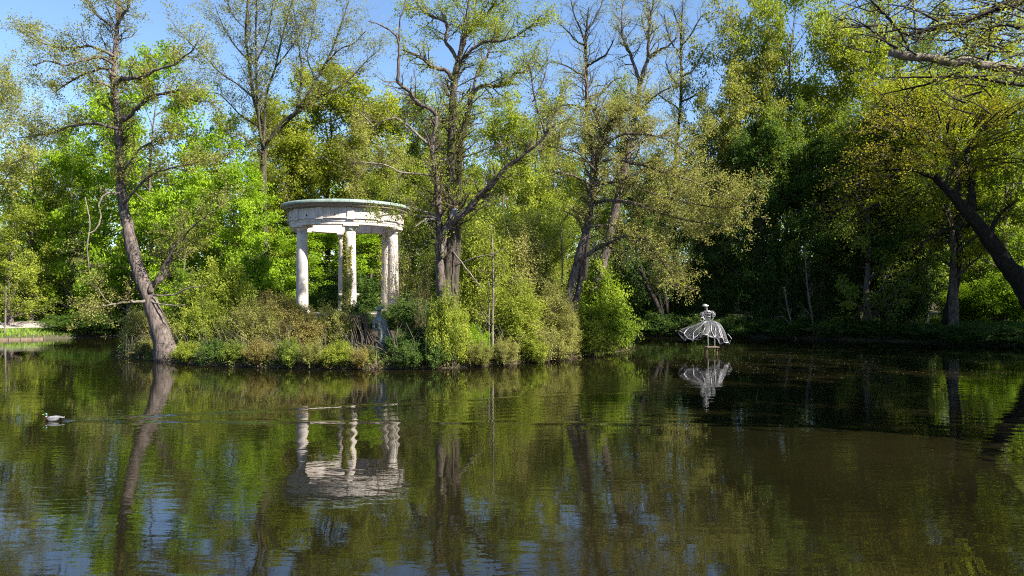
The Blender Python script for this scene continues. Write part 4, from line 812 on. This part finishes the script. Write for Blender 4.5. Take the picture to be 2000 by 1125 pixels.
# ------------------------------------------------------------------ ground cover
def cover():
    rng = np.random.default_rng(21)
    # island edge: roots, twigs and low leaves
    p = ISLs; d = np.linalg.norm(np.roll(p, -1, 0)-p, axis=1); cum = np.concatenate([[0], np.cumsum(d)])
    def along(n, inset):
        s = rng.random(n)*cum[-1]; i = np.clip(np.searchsorted(cum, s, side='right')-1, 0, len(p)-1); f = ((s-cum[i])/d[i])[:, None]
        a, b = p[i], p[(i+1) % len(p)]; q = a+(b-a)*f; c = np.array([-7, 42.]); return q+(c-q)/np.linalg.norm(c-q, axis=1, keepdims=True)*inset[:, None]
    n = 9000; q = along(n, np.abs(rng.normal(0, 1.2, n))-.12); q = q[q[:, 1] < 46]; n = len(q); z = np.maximum(island_h(q[:, 0], q[:, 1]), .03)
    hgt = np.abs(rng.normal(0, .22, n)); C = np.stack([q[:, 0], q[:, 1], z+hgt], 1)
    for st, sel, nm in (('midgreen', np.arange(n) % 3 == 0, 'shore_plants'), ('ivy', np.arange(n) % 3 == 1, 'shore_ivy'), ('litter', np.arange(n) % 3 == 2, 'leaf_litter')):
        cc = np.repeat(C[sel], 4, 0)+rng.standard_normal((sel.sum()*4, 3))*np.array([.12, .12, .07])
        if st == 'litter': cc[:, 2] = np.maximum(island_h(cc[:, 0], cc[:, 1]), .02)+.02+.25*np.abs(rng.normal(0, .3, len(cc)))
        link(nm, leafmesh(nm, cc, rng.standard_normal((len(cc), 3))*.7+np.array([0, 0, .6]), .09*(.6+.8*rng.random(len(cc))), np.clip(.5+.2*rng.standard_normal(len(cc)), 0, 1), rng), M[st], kind='stuff', label='low growth and litter along the island water line', cat='ground cover')
    # roots and fallen sticks at the water line
    m = 600; q = along(m, rng.uniform(-.15, .5, m)); q = q[q[:, 1] < 45]; m = len(q); a = rng.random(m)*6.28
    s = np.stack([q[:, 0], q[:, 1], np.maximum(island_h(q[:, 0], q[:, 1]), 0)+rng.uniform(.02, .35, m)], 1); e = s+np.stack([np.cos(a)*.5, -np.abs(np.sin(a))*.35, -rng.uniform(.0, .35, m)], 1); e[:, 2] = np.maximum(e[:, 2], -.05)
    mid = (s+e)/2+rng.standard_normal((m, 3))*.07; pts = np.stack([s, mid, e], 1)
    wood('root_tangle', [(pts, np.repeat(np.array([[.022, .015, .006]]), m, 0))], M['bark_dark'], None, sides=(4,)); tag(bpy.data.objects['root_tangle'], 'tangle of roots and sticks along the island water line', 'roots')
    m = 900; q = along(m, np.abs(rng.normal(.5, 1.0, m))); q = q[q[:, 1] < 45]; m = len(q); z = np.maximum(island_h(q[:, 0], q[:, 1]), 0); hh = rng.uniform(.5, 1.9, m)
    pts = np.stack([np.stack([q[:, 0], q[:, 1], z], 1), np.stack([q[:, 0]+rng.normal(0, .1, m), q[:, 1]+rng.normal(-.1, .1, m), z+hh*.55], 1), np.stack([q[:, 0]+rng.normal(0, .3, m), q[:, 1]+rng.normal(-.25, .2, m), z+hh], 1)], 1)
    wood('dry_stems', [(pts, np.repeat(np.array([[.010, .008, .004]]), m, 0))], M['deadwood'], None, sides=(3,)); tag(bpy.data.objects['dry_stems'], 'thin pale dry stems standing in the growth along the island shore', 'dry stems')
    # grass on the far-left bank
    def blades(name, n, fx, label, h=.3, mat='grass', cond=None):
        x, y = fx(n); dd = sdist(np.stack([x, y], 1), PONDs); k = dd > .15
        if cond is not None: k &= cond(x, y)
        x, y = x[k], y[k]; z = ground_h(x, y); n = len(x); a = rng.random(n)*6.28; hh = h*(.4+.9*rng.random(n)); w = .02+.02*rng.random(n)
        V = np.empty((n, 3, 3)); V[:, 0] = np.stack([x-np.cos(a)*w, y-np.sin(a)*w, z-.02], 1); V[:, 1] = np.stack([x+np.cos(a)*w, y+np.sin(a)*w, z-.02], 1); V[:, 2] = np.stack([x+rng.normal(0, .3, n)*hh, y+rng.normal(0, .3, n)*hh, z+hh], 1)
        link(name, mesh_np(name, V.reshape(-1, 3), np.arange(3*n).reshape(-1, 3), False, {'tint': ('FACE', np.clip(.5+.2*rng.standard_normal(n), 0, 1))}), M[mat], kind='stuff', label=label, cat='grass')
    pc = resample([(x, y, 0) for x, y in [(-80, 44), (-60, 51), (-47, 55.5), (-38.5, 58), (-33, 62), (-24, 65.5), (-10, 67.5), (10, 68)]], 200)[:, :2]
    def offpath(x, y):
        q = np.stack([x, y], 1); dm = np.full(len(q), 1e9)
        for s in range(0, len(q), 20000): dm[s:s+20000] = np.sqrt(((q[s:s+20000, None]-pc)**2).sum(2)).min(1)
        return dm > 2.1
    blades('grass', 60000, lambda n: (rng.uniform(-56, -20, n), rng.uniform(48, 70, n)), 'short sunlit grass beside the sandy path', .2, cond=offpath)
    blades('right_bank_grass', 26000, lambda n: (rng.uniform(22, 42, n), rng.uniform(45, 64, n)), 'low green growth on the shaded right bank', .3, 'dark')
    # petals and specks floating before the dancer
    n = 1300; yy = np.clip(rng.normal(705, 20, n), 672, 770); px = rng.uniform(1230, 1960, n); Y = CAMZ*FPX/(yy-HZ); x = PX(px, Y); a = rng.random(n)*6.28; s = rng.uniform(.010, .034, n)
    ok = (sdist(np.stack([x, Y], 1), PONDs) < -.3) & (sdist(np.stack([x, Y], 1), ISLs) > .3); x, Y, a, s = x[ok], Y[ok], a[ok], s[ok]; n = len(x)
    V = np.stack([np.stack([x+np.cos(a+k*math.pi/2)*s, Y+np.sin(a+k*math.pi/2)*s*.7, np.full(n, .012)+.004*(k % 2)], 1) for k in range(4)], 1)
    link('floating_petals', mesh_np('floating_petals', V.reshape(-1, 3), np.arange(4*n).reshape(-1, 4), False), M['petal'], kind='stuff', label='pale petals and specks floating on the dark water', cat='petals')
cover()

# edging boards at the far-left water line
def edging():
    pts = [P(px, 664.5-.035*(px+10)+.0, 0) for px in ()]
    a = np.array([-36.9, 51.75]); b = np.array([-33.9, 53.6]); L = np.linalg.norm(b-a); dr = (b-a)/L; rz = math.atan2(dr[1], dr[0])
    root = empty('bank_edging', (a[0], a[1], 0), 'low brown timber edging along the grass verge at the far water line', 'edging')
    n = 5
    for i in range(-2, n):
        c = dr*(i+.5)*L/n; m = MB(); m.box((c[0], c[1], .06+.01*math.sin(i*3)), (L/n-.05, .05, .15), rz+.01*math.sin(i*5)); m.build('board', M['plank'], root)
        c = dr*(i+1)*L/n-np.array([-dr[1], dr[0]])*.06; m = MB(); m.tube([(c[0], c[1], -.4), (c[0], c[1], .17)], .045, 8); m.build('post', M['bark_pale'], root)
edging()

# ------------------------------------------------------------------ round temple
TX, TY = PX(677, 43.6), 43.6
TZ = 2.0
def temple():
    root = empty('round_temple', (TX, TY, 0), 'white round open temple with columns and green copper roof on the island', 'temple')
    m = MB(); m.lathe([(0, TZ-.6), (3.7, TZ-.6), (3.7, TZ), (3.4, TZ), (3.4, TZ+.15), (0, TZ+.15)], 64); m.build('stepped_base', M['stone'], root, True)
    zb, zt = TZ+.15, 7.05
    for k in range(6):
        th = R(16.5+60*k); c = (2.93*math.sin(th), -2.93*math.cos(th), 0)
        m = MB(); prof = [(0, zb+.18)]+[(.335-.06*(s**1.7), zb+.18+(zt-.40-zb-.18)*s) for s in np.linspace(0, 1, 12)]+[(0, zt-.40)]; m.lathe(prof, 28, c)
        colo = m.build('column', M['paint_shaft'], root, True)
        m = MB(); m.lathe([(0, zb), (.43, zb), (.43, zb+.08), (.40, zb+.15), (.34, zb+.18), (0, zb+.18)], 28, c); m.build('base', M['paint'], colo, True)
        m = MB(); m.lathe([(0, zt-.40), (.275, zt-.40), (.275, zt-.30), (.30, zt-.285), (.30, zt-.26), (.28, zt-.25), (.285, zt-.20), (.36, zt-.11), (.39, zt-.10), (0, zt-.10)], 28, c); m.build('capital', M['paint'], colo, True)
        m = MB(); m.box((c[0], c[1], zt-.048), (.84, .84, .10), th); m.build('abacus', M['paint'], colo)
    # architrave ring (outer face stepped), inner ring face
    m = MB(); m.lathe([(2.62, zt), (3.24, zt), (3.24, 7.20), (3.27, 7.205), (3.27, 7.34), (3.35, 7.36), (3.35, 7.42), (2.66, 7.42), (2.66, 7.30), (2.62, 7.29), (2.62, zt)], 128); m.build('architrave', M['paint'], root)
    rng = random.Random(4)
    # frieze: twelve triglyph blocks with boards between
    m = MB(); m.lathe([(2.70, 7.42), (3.20, 7.42), (3.20, 7.96), (2.70, 7.96), (2.70, 7.42)], 96); m.build('frieze_core', M['paint'], root)
    shades = [paintmat('frieze_board_paint', (.53, .49, .485), (.37, .33, .30)), paintmat('frieze_board_grey', (.45, .42, .42), (.33, .29, .27)), M['paint']]
    meshes = {}
    for k in range(12):
        a = R(16.5+30*k); hw = R(3.3)
        if 't' not in meshes:
            q = MB(); q.ringseg(3.205, 3.33, 7.425, 7.955, -hw, hw, 4); q.ringseg(3.205, 3.36, 7.37+.06, 7.47, -hw*1.1, hw*1.1, 4)
            for g in (-.55, 0, .55): q.ringseg(3.33, 3.345, 7.49, 7.90, (g-.2)*hw, (g+.2)*hw, 1)
            meshes['t'] = q.mesh('triglyph')
        o = link('triglyph', meshes['t'], M['paint'], root); o.rotation_euler.z = a
        if 'r' not in meshes:
            q = MB(); q.ringseg(3.352, 3.375, 7.315, 7.365, -hw*1.05, hw*1.05, 3)
            for g in np.linspace(-.85, .85, 6): q.ringseg(3.30, 3.345, 7.275, 7.315, (g-.1)*hw, (g+.1)*hw, 1)
            meshes['r'] = q.mesh('regula')
        o = link('regula', meshes['r'], M['paint'], root); o.rotation_euler.z = a
        n = 6; span = R(30)-2*hw-R(.3)
        for j in range(n):
            q0 = a+hw+R(.15)+span*j/n; off = rng.uniform(0, .028)
            q = MB(); q.ringseg(3.205, 3.255+off, 7.43, 7.95, q0+R(.09), q0+span/n-R(.09), 2); q.build('board', shades[rng.randrange(3)], root)
        q = MB(); ah = a+R(15); q.tube([(3.25*math.sin(ah), -3.25*math.cos(ah), 7.56), (3.292*math.sin(ah), -3.292*math.cos(ah), 7.56)], .042, 10); q.build('vent_hole', M['hole'], root)
    # cornice in two mouldings and copper roof
    m = MB(); m.lathe([(2.66, 7.96), (3.34, 7.96), (3.40, 8.01), (3.56, 8.03), (3.58, 8.10), (2.66, 8.10), (2.66, 7.96)], 128); m.build('cornice', M['cornice'], root)
    m = MB(); m.lathe([(2.7, 8.104), (3.60, 8.104), (3.66, 8.15), (3.68, 8.21), (2.7, 8.21)], 128); m.build('upper_moulding', M['cornice'], root)
    N = 24
    for k in range(N):
        q = MB(); a0, a1 = R(360*k/N)+R(.1), R(360*(k+1)/N)-R(.1); prof = [(3.71, 8.20), (3.715, 8.28), (3.66, 8.36), (3.2, 8.43), (2.4, 8.50), (2.13, 8.52), (2.10, 8.44)]; q.lathe(prof, 6, (0, 0, 0), a0, a1)
        q.lathe([(3.70, 8.20), (2.66, 8.212)], 6, (0, 0, 0), a0, a1); q.build('roof_sheet', M['copper'], root, True)
    q = MB(); q.lathe([(2.66, 8.10), (2.4, 8.28), (2.11, 8.40), (2.07, 8.44)], 64); q.build('soffit', M['paint'], root, True)
    return root
temple()
# ivy climbing the front column
def ivy():
    rng = np.random.default_rng(33); th = R(16.5); cx, cy = TX+2.93*math.sin(th), TY-2.93*math.cos(th)
    root = empty('ivy', (cx, cy, TZ), 'ivy climbing the front temple column up to its capital', 'ivy'); tp, rr = [], []
    for i in range(10):
        a = rng.uniform(-95, 0)+13; n = 26; z = np.linspace(0, rng.uniform(3.2, 4.95), n); an = np.radians(a+np.cumsum(rng.normal(0, 3.2, n))); rad = .375-.06*np.clip(z/4.9, 0, 1)
        tp.append(np.stack([rad*np.sin(an), -rad*np.cos(an), z], 1)); rr.append(np.linspace(.02, .006, n))
    tp = np.array(tp); wood('vine', [(tp, np.array(rr))], M['twig'], root, sides=(4,), kind='stuff')
    n = 5200; i = rng.integers(0, 10, n); k = rng.integers(0, 26, n); C = tp[i, k]+rng.standard_normal((n, 3))*np.array([.05, .05, .1]); r = np.hypot(C[:, 0], C[:, 1]); C[:, :2] *= (np.maximum(r, .36)/r)[:, None]
    Nn = np.concatenate([C[:, :2], np.zeros((n, 1))], 1)*2+rng.standard_normal((n, 3))*.5
    link('foliage', leafmesh('foliage', C, Nn, .075*(.6+.8*rng.random(n)), np.clip(.6+.25*rng.standard_normal(n), 0, 1), rng, .9), M['olive'], root, kind='stuff')
ivy()

# ------------------------------------------------------------------ figures
def skin(name, joints, edges, mat, parent=None, sub=2, **kw):
    """one continuous body grown over a skeleton"""
    me = bpy.data.meshes.new(name); me.from_pydata([j[:3] for j in joints], edges, []); o = bpy.data.objects.new('tmp', me); col.objects.link(o)
    md = o.modifiers.new('s', 'SKIN'); md.use_smooth_shade = True; md.branch_smoothing = .4
    for i, j in enumerate(joints):
        r = j[3] if isinstance(j[3], tuple) else (j[3], j[3]); sv = me.skin_vertices[0].data[i]; sv.radius = r; sv.use_root = (i == 0)
    o.modifiers.new('b', 'SUBSURF').levels = sub
    dg = bpy.context.evaluated_depsgraph_get(); ev = o.evaluated_get(dg); m2 = bpy.data.meshes.new_from_object(ev); m2.name = name
    bpy.data.objects.remove(o); bpy.data.meshes.remove(me)
    return link(name, m2, mat, parent, **kw)
def ball(mb, c, r, seg=14):
    r = np.broadcast_to(np.asarray(r, float), (3,)); u = np.linspace(0, math.pi, seg//2+1); v = np.linspace(0, 2*math.pi, seg, endpoint=False)
    V = np.stack([np.outer(np.sin(u), np.cos(v))*r[0], np.outer(np.sin(u), np.sin(v))*r[1], np.outer(np.cos(u), np.ones(seg))*r[2]], -1).reshape(-1, 3)+np.array(c)
    F = np.array([[i*seg+j, (i+1)*seg+j, (i+1)*seg+(j+1) % seg, i*seg+(j+1) % seg] for i in range(seg//2) for j in range(seg)]); mb.add(V, F)

def temple_statue():
    s = 2.4/1.8; x = PX(682, 43.2); root = empty('figure_statue', (x, 43.2, 3.28), 'dark standing figure statue on a stone pedestal inside the round temple', 'statue')
    J = [(0, 0, .95, .13), (0, 0, 1.15, .115), (-.01, 0, 1.38, .15), (-.02, 0, 1.50, .06), (-.05, 0, 1.60, .075), (-.06, 0, 1.70, .085), (-.06, 0, 1.78, .05),
         (-.10, -.08, .88, .105), (-.16, -.10, .50, .075), (-.30, -.10, .10, .05), (-.38, -.14, .03, .045), (.08, .06, .88, .105), (.08, .05, .48, .075), (.06, .05, .08, .05), (0, 0.02, .03, .045),
         (-.03, -.19, 1.40, .065), (-.05, -.24, 1.12, .05), (-.10, -.2, .88, .036), (-.12, -.19, .78, .03), (.03, .19, 1.40, .065), (.08, .26, 1.14, .05), (-.08, .2, 1.02, .036), (-.16, .16, 1.04, .03)]
    J = [(a*s, b*s, c*s, r*s) for a, b, c, r in J]
    E = [(0, 1), (1, 2), (2, 3), (3, 4), (4, 5), (5, 6), (0, 7), (7, 8), (8, 9), (9, 10), (0, 11), (11, 12), (12, 13), (13, 14), (2, 15), (15, 16), (16, 17), (17, 18), (2, 19), (19, 20), (20, 21), (21, 22)]
    skin('figure', J, E, M['bronze'], root)
    m = MB(); m.box((0, 0, -.06), (.98, .98, .12)); m.box((0, 0, -.155), (.86, .86, .07)); m.box((0, 0, -.75), (.72, .72, 1.12)); m.build('pedestal', M['stone'], root)
temple_statue()
def hooded_statue():
    Y = 34.3; b = P(745, 692, Y); root = empty('hooded_statue', b, 'pale grey statue with wide hat stooping among dark bushes by the shore', 'statue')
    k = Y/FPX
    def q(px, py, dy=0): return ((px-745)*k, dy, (690-py)*k)
    J = [(*q(744, 648), .17), (*q(743, 632), .20), (*q(740, 617), .17), (*q(739, 608), .07), (*q(741, 603), .10), (*q(743, 599), .09), (*q(746, 662), .19), (*q(746, 680), .16), (*q(745, 694), .15),
         (*q(751, 628, -.14), .08), (*q(755, 644, -.2), .065), (*q(757, 656, -.22), .05), (*q(733, 622, -.14), .08), (*q(731, 638, -.24), .065), (*q(741, 642, -.32), .045)]
    E = [(0, 1), (1, 2), (2, 3), (3, 4), (4, 5), (0, 6), (6, 7), (7, 8), (2, 9), (9, 10), (10, 11), (2, 12), (12, 13), (13, 14)]
    skin('figure', J, E, M['lead'], root)
    m = MB(); c = np.array(q(741, 601)); a = np.linspace(0, 2*math.pi, 25)[:-1]; V, F = [], []
    for r, z in ((.05, .12), (.13, .10), (.16, .02), (.22, -.03), (.225, -.05), (.15, -.03)):
        for t in a: V.append(c+np.array([r*math.cos(t), r*math.sin(t)*.9, z+.28*r*math.cos(t)]))
    for i in range(5):
        for j in range(24): F.append([i*24+j, i*24+(j+1) % 24, (i+1)*24+(j+1) % 24, (i+1)*24+j])
    F = np.array(F); m.add(np.array(V), F); m.add(np.array(V)[:24], np.arange(24)[::-1][None]); m.build('hat', M['lead'], root, True)
    # cloak flaring to the right
    n, h = 14, 7; V = []; 
    for i in range(h):
        f = i/(h-1)
        for j in range(n):
            t = -2.4+3.4*j/(n-1); rr = .16+.22*f+.03*math.sin(j*2.3+i); V.append(np.array(q(746+7*f, 622+44*f))+np.array([rr*math.cos(t), rr*math.sin(t)*.8, 0]))
    F = np.array([[i*n+j, i*n+j+1, (i+1)*n+j+1, (i+1)*n+j] for i in range(h-1) for j in range(n-1)]); mb = MB(); mb.add(np.array(V), F); mb.build('cloak', M['lead'], root, True)
hooded_statue()

# wire dancer on a stand in the water
def dancer():
    Y = 40.1; k = Y/FPX; b = np.array([PX(1385, Y), Y, 0.0]); root = empty('wire_dancer', b, 'silver wire sculpture of a dancer with flared mesh skirt standing in the pond', 'sculpture')
    def q(px, py, dy=0.0): return np.array([(px-1385)*k, dy, PZ(py, Y)])
    # stand
    for (px, dy) in ((1379.5, -.25), (1399.5, -.25), (1381, .3), (1400, .3)):
        m = MB(); c = q(px, 677, dy); m.tube([(c[0]-.03, c[1], -.8), (c[0]-.05, c[1], .15), (c[0], c[1], c[2]-.01)], [.035, .04, .035], 8); m.build('post', M['rust_wood'], root)
    m = MB(); c = q(1390.5, 677.5); m.box((c[0], .02, c[2]), (.66, .72, .035)); m.build('plate', M['rust_metal'], root)
    for (px, dy, top) in ((1381.5, -.12, 650), (1384.5, .12, 650), (1394, -.12, 655), (1397.5, .12, 655)):
        m = MB(); a = q(px, 676.5, dy); t = q(1384+.6*(px-1384), 627, dy*.5); m.tube([a, q(px-.2, top, dy), t], .016, 6); m.build('leg', M['wire'], root)
    # skirt: wind-blown sheet of real wire mesh
    nA, nS = 96, 26
    W = q(1383, 627)
    keys = np.array([[0, 39.5, 86, 0.1], [25, 30, 88, .55], [55, 14, 77, .85], [90, -2, 70, .9], [125, -22, 74, .85], [150, -40, 84, .6], [168, -54, 72, .35], [184, -56, 62.5, .05], [196, -50, 68, -.2], [208, -43, 80, -.45], [235, -20, 74, -.8], [270, 3, 71.5, -.95], [300, 18, 78, -.85], [335, 33, 88, -.45], [360, 39.5, 86, .1]])
    def hem(a):
        d = np.degrees(a) % 360; return np.stack([np.interp(d, keys[:, 0], keys[:, 1])*k, np.interp(d, keys[:, 0], keys[:, 3]), (np.interp(d, keys[:, 0], keys[:, 2])*-k+(CAMZ))], -1)+np.array([(1383-1385)*k, 0, 0])
    def sk(a, s):
        h = hem(a); w = W+np.stack([.13*np.cos(a), .11*np.sin(a), 0*a], -1)
        r = s**.85; zz = s**(1.75+.7*np.cos(a))
        p = w+(h-w)*np.stack([r, r, zz], -1)
        fold = (.085+.04*np.sin(3*a+1))*s**1.2*np.sin(9*a+1.5*np.sin(2*a)); p = p+np.stack([fold*np.cos(a)*.6, fold*np.sin(a), fold*.9], -1); return p
    A = np.linspace(0, 2*math.pi, nA+1)[:-1]
    rings = []; 
    for s in np.linspace(.06, 1, nS):
        aa = np.linspace(0, 2*math.pi, nA+1); rings.append(sk(aa, np.full(nA+1, s)))
    ribs = []
    for a in A: ribs.append(sk(np.full(nS+1, a), np.linspace(0, 1, nS+1)))
    rings, ribs = np.array(rings), np.array(ribs)
    wood('wire_mesh', [(rings, np.full(rings.shape[:2], .0042)), (ribs, np.full(ribs.shape[:2], .0038))], M['wiremesh'], root, sides=(3, 3))
    m = MB(); m.tube(sk(np.linspace(0, 2*math.pi, 120), np.ones(120)), .02, 6, False); m.build('hem', M['wire'], root, True)
    for a in (195, 214, 236, 255, 270, 280, 300, 318, 340, 178, 160, 20):
        m = MB(); aa = np.full(16, R(a))+.08*np.sin(np.linspace(0, 7, 16)+a); m.tube(sk(aa, np.linspace(.02, 1, 16))+np.array([0, -.012, .01]), np.linspace(.008, .017, 16), 6); m.build('fold_wire', M['wire'], root, True)
    # inner hoop and tie
    m = MB(); aa = np.linspace(0, 2*math.pi, 60); m.tube(sk(aa, np.full(60, .72))*np.array([.86, .8, 1])+np.array([0, 0, -.35]), .012, 5, False); m.build('hoop', M['wire'], root, True)
    m = MB(); c = q(1382.5, 631, -.2); ball(m, c, (.09, .07, .085)); m.build('sash_knot', M['bronze'], root, True)
    # bodice of hoops and verticals
    lev = [(1383.5, 627, .13, .11), (1383, 623, .115, .10), (1382.5, 618, .15, .12), (1382, 613, .19, .13), (1381.5, 609, .20, .12), (1380.5, 606.5, .12, .09)]
    t = np.linspace(0, 2*math.pi, 25)
    for px, py, rx, ry in lev:
        c = q(px, py); m = MB(); m.tube(np.stack([c[0]+rx*np.cos(t), ry*np.sin(t), np.full(25, c[2])], 1), .013, 5, False); m.build('hoop', M['wire'], root, True)
    m = MB()
    for a in np.linspace(0, 2*math.pi, 10)[:-1]:
        m.tube(resample(np.array([[q(px, py)[0]+rx*math.cos(a), ry*math.sin(a), q(px, py)[2]] for px, py, rx, ry in lev]), 12), .009, 5)
    m.build('bodice_wire', M['wire'], root, True)
    # neck, head and hat
    m = MB(); m.tube([q(1380.8, 607), q(1379.5, 602.5)], .04, 8); m.tube([q(1381.5, 607, -.03), q(1381, 601, -.03)], .015, 6); m.build('neck', M['wire'], root, True)
    m = MB(); ball(m, q(1378, 600), (.085, .10, .10)); m.build('head', M['bronze'], root, True)
    m = MB(); c = q(1376.5, 597.2); m.lathe([(0, .10), (.10, .085), (.145, .03), (.15, 0), (.19, -.015), (.19, -.03), (.13, -.02)], 24, c); m.tube([c+np.array([.1, 0, 0]), c+np.array([.2, 0, .01])], [.05, .03], 8); m.build('hat', M['wire'], root, True)
    # arms: near puffed sleeve, bent forearms
    for pts, nm in (([q(1386, 609), q(1392, 609.5), q(1394, 614), q(1392.5, 621), q(1390, 626)], 'arm'), ([q(1377, 610), q(1371, 611.5), q(1372.5, 618), q(1377, 624)], 'arm')):
        m = MB()
        for o_ in (-.05, .05): m.tube(resample(np.array(pts)+np.array([0, o_, 0]), 14), .016, 6)
        c = pts[1]; 
        for f in np.linspace(.1, .6, 5):
            p0 = resample(np.array(pts), 30)[int(f*29)]; m.tube(np.stack([p0[0]+.085*np.cos(t), .09*np.sin(t), p0[2]+.05*np.sin(t+f)], 1), .010, 5, False)
        m.build(nm, M['wire'], root, True)
    m = MB(); c = q(1370.5, 623.5); m.tube(np.stack([c[0]+.10*np.cos(t), -.1+.03*np.sin(2*t), c[2]+.09*np.sin(t)], 1), .018, 6, False); m.tube(resample(np.array([c+np.array([.02, -.1, -.09]), q(1374, 627.5, -.1), q(1379, 627, -.1)]), 8), .018, 6); m.build('hand_loop', M['wire'], root, True)
    m = MB(); m.tube([q(1420, 652, -.1), q(1424, 656, -.1), q(1428, 662, -.1)], .02, 6); m.tube([q(1417, 662, -.1), q(1424, 672, -.1), q(1425, 664, -.1)], .018, 6); m.build('ribbon_wire', M['wire'], root, True)
dancer()

# mallard swimming to the left
def duck():
    root = empty('mallard', (DUCK[0], DUCK[1], 0), 'mallard drake with dark green head swimming across the pond trailing a wake', 'duck'); root.scale = (.8, .8, .8)
    # rings along the body: x, z centre, half width, half height  (bill points to -x)
    ring = [(.27, .105, .006, .004), (.25, .10, .03, .012), (.20, .085, .06, .035), (.12, .065, .09, .075), (.02, .055, .105, .09), (-.08, .05, .105, .095), (-.15, .055, .095, .09), (-.195, .075, .075, .075), (-.205, .11, .05, .045), (-.205, .135, .037, .03), (-.206, .15, .034, .02), (-.208, .175, .038, .035), (-.215, .20, .045, .045), (-.235, .215, .043, .035), (-.26, .207, .028, .022), (-.272, .203, .01, .008)]
    sides = 16; V = []; 
    for i, (x, z, w, h) in enumerate(ring):
        for j in range(sides):
            t = j*2*math.pi/sides
            if 8 <= i <= 11: V.append((x+h*1.1*math.cos(t), w*math.sin(t), z+.25*h*math.cos(t)*0))    # neck rings lie flat
            else: V.append((x+(.02*math.cos(t) if i in (7, 12) else 0), w*math.sin(t), z+h*math.cos(t)))
    F = [[i*sides+j, i*sides+(j+1) % sides, (i+1)*sides+(j+1) % sides, (i+1)*sides+j] for i in range(len(ring)-1) for j in range(sides)]
    me = mesh_np('body', np.array(V), np.array(F), True)
    o = link('body', me, [M['duck_flank'], M['duck_breast'], M['heron_white'], M['duck_head'], M['black']], root)
    mi = []
    for i in range(len(ring)-1):
        for j in range(sides): mi.append(4 if i == 0 or (i == 1) else 0 if i < 5 else 1 if i < 9 else 2 if i < 10 else 3)
    me.polygons.foreach_set('material_index', np.array(mi, dtype=np.int32))
    m = MB(); V = []
    for x, z, w, h in ((-.262, .203, .017, .016), (-.295, .196, .017, .009), (-.325, .190, .019, .006), (-.34, .188, .010, .004)):
        for j in range(10): t = j*.2*math.pi; V.append((x, w*math.sin(t), z+h*math.cos(t)))
    m.add(np.array(V), np.array([[i*10+j, i*10+(j+1) % 10, (i+1)*10+(j+1) % 10, (i+1)*10+j] for i in range(3) for j in range(10)])); m.build('bill', M['horn'], root, True)
    for s in (-1, 1):
        m = MB(); V = []
        for x, z, w, h in ((-.12, .085, .006, .01), (-.08, .095, .014, .04), (.02, .10, .016, .05), (.12, .105, .014, .04), (.22, .115, .01, .02), (.28, .122, .003, .004)):
            for j in range(10): t = j*.2*math.pi; V.append((x, s*(.095-.25*max(0, x)**1.2)+w*math.sin(t), z+h*math.cos(t)))
        m.add(np.array(V), np.array([[i*10+j, i*10+(j+1) % 10, (i+1)*10+(j+1) % 10, (i+1)*10+j] for i in range(5) for j in range(10)])); m.build('wing', M['heron_grey'], root, True)
        m = MB(); ball(m, (-.238, s*.037, .222), .008, 8); m.build('eye', M['black'], root, True)
    m = MB(); m.box((.285, 0, .105), (.09, .06, .012), 0, R(-14)); m.build('tail', M['heron_white'], root)
duck()

# grey heron perched in the fork
def heron():
    Y = 31.6; k = Y/FPX; b = P(884.5, 431, Y); root = empty('grey_heron', b, 'grey heron perched hunched on the low forking limb of the alder', 'heron')
    def q(px, py, dy=0): return ((px-884.5)*k, dy, (431-py)*k)
    J = [(*q(885, 415.5), (.105, .12)), (*q(888, 409.5), (.085, .10)), (*q(889.5, 405.8), (.05, .055)), (*q(889, 404.2), (.045, .05)), (*q(890.6, 403.2), (.034, .04)), (*q(882.3, 421), (.08, .09)), (*q(880, 425.5), (.045, .05)), (*q(879.2, 428), (.02, .03))]
    skin('body', J, [(0, 1), (1, 2), (2, 3), (3, 4), (0, 5), (5, 6), (6, 7)], M['heron_grey'], root)
    m = MB(); m.tube([q(890.8, 403.4), q(893.5, 404.6), q(896.5, 406.2)], [.024, .018, .003], 8); m.build('bill', M['horn'], root, True)
    m = MB(); m.tube([q(891.2, 406), q(892, 410), q(891, 414), q(888.5, 418)], [.03, .04, .05, .03], 8); m.build('throat', M['heron_white'], root, True)
    m = MB(); m.tube([q(890, 402.4, -.03), q(887.5, 403.2, -.03), q(884.5, 405.5, -.02)], [.012, .014, .003], 6); m.build('crest', M['black'], root, True)
    m = MB(); ball(m, q(891.2, 403, -.045), .009, 8); m.build('eye', M['horn'], root, True)
    for s in (-1, 1):
        m = MB(); V = []
        for px, py, w, h in ((888.5, 408, .02, .05), (886.5, 412, .03, .11), (884, 417, .03, .12), (881.5, 422.5, .02, .08), (879.5, 427.5, .006, .02)):
            c = q(px, py, s*.10)
            for j in range(10): t = j*.2*math.pi; V.append((c[0]+h*math.cos(t), c[1]+w*math.sin(t), c[2]+h*.45*math.cos(t)))
        m.add(np.array(V), np.array([[i*10+j, i*10+(j+1) % 10, (i+1)*10+(j+1) % 10, (i+1)*10+j] for i in range(4) for j in range(10)])); m.build('wing', M['heron_grey'], root, True)
        m = MB(); m.tube([q(885, 420, s*.045), q(885.2, 426, s*.045), q(884.4, 431.6, s*.045)], [.02, .011, .011], 6)
        for f in (-.05, .0, .05): m.tube([q(884.4, 431.4, s*.045), (q(884.4, 431.4)[0]+.07, s*.045+f, q(0, 431.9)[2])], [.010, .006], 5)
        m.build('leg', M['horn'], root, True)
heron()
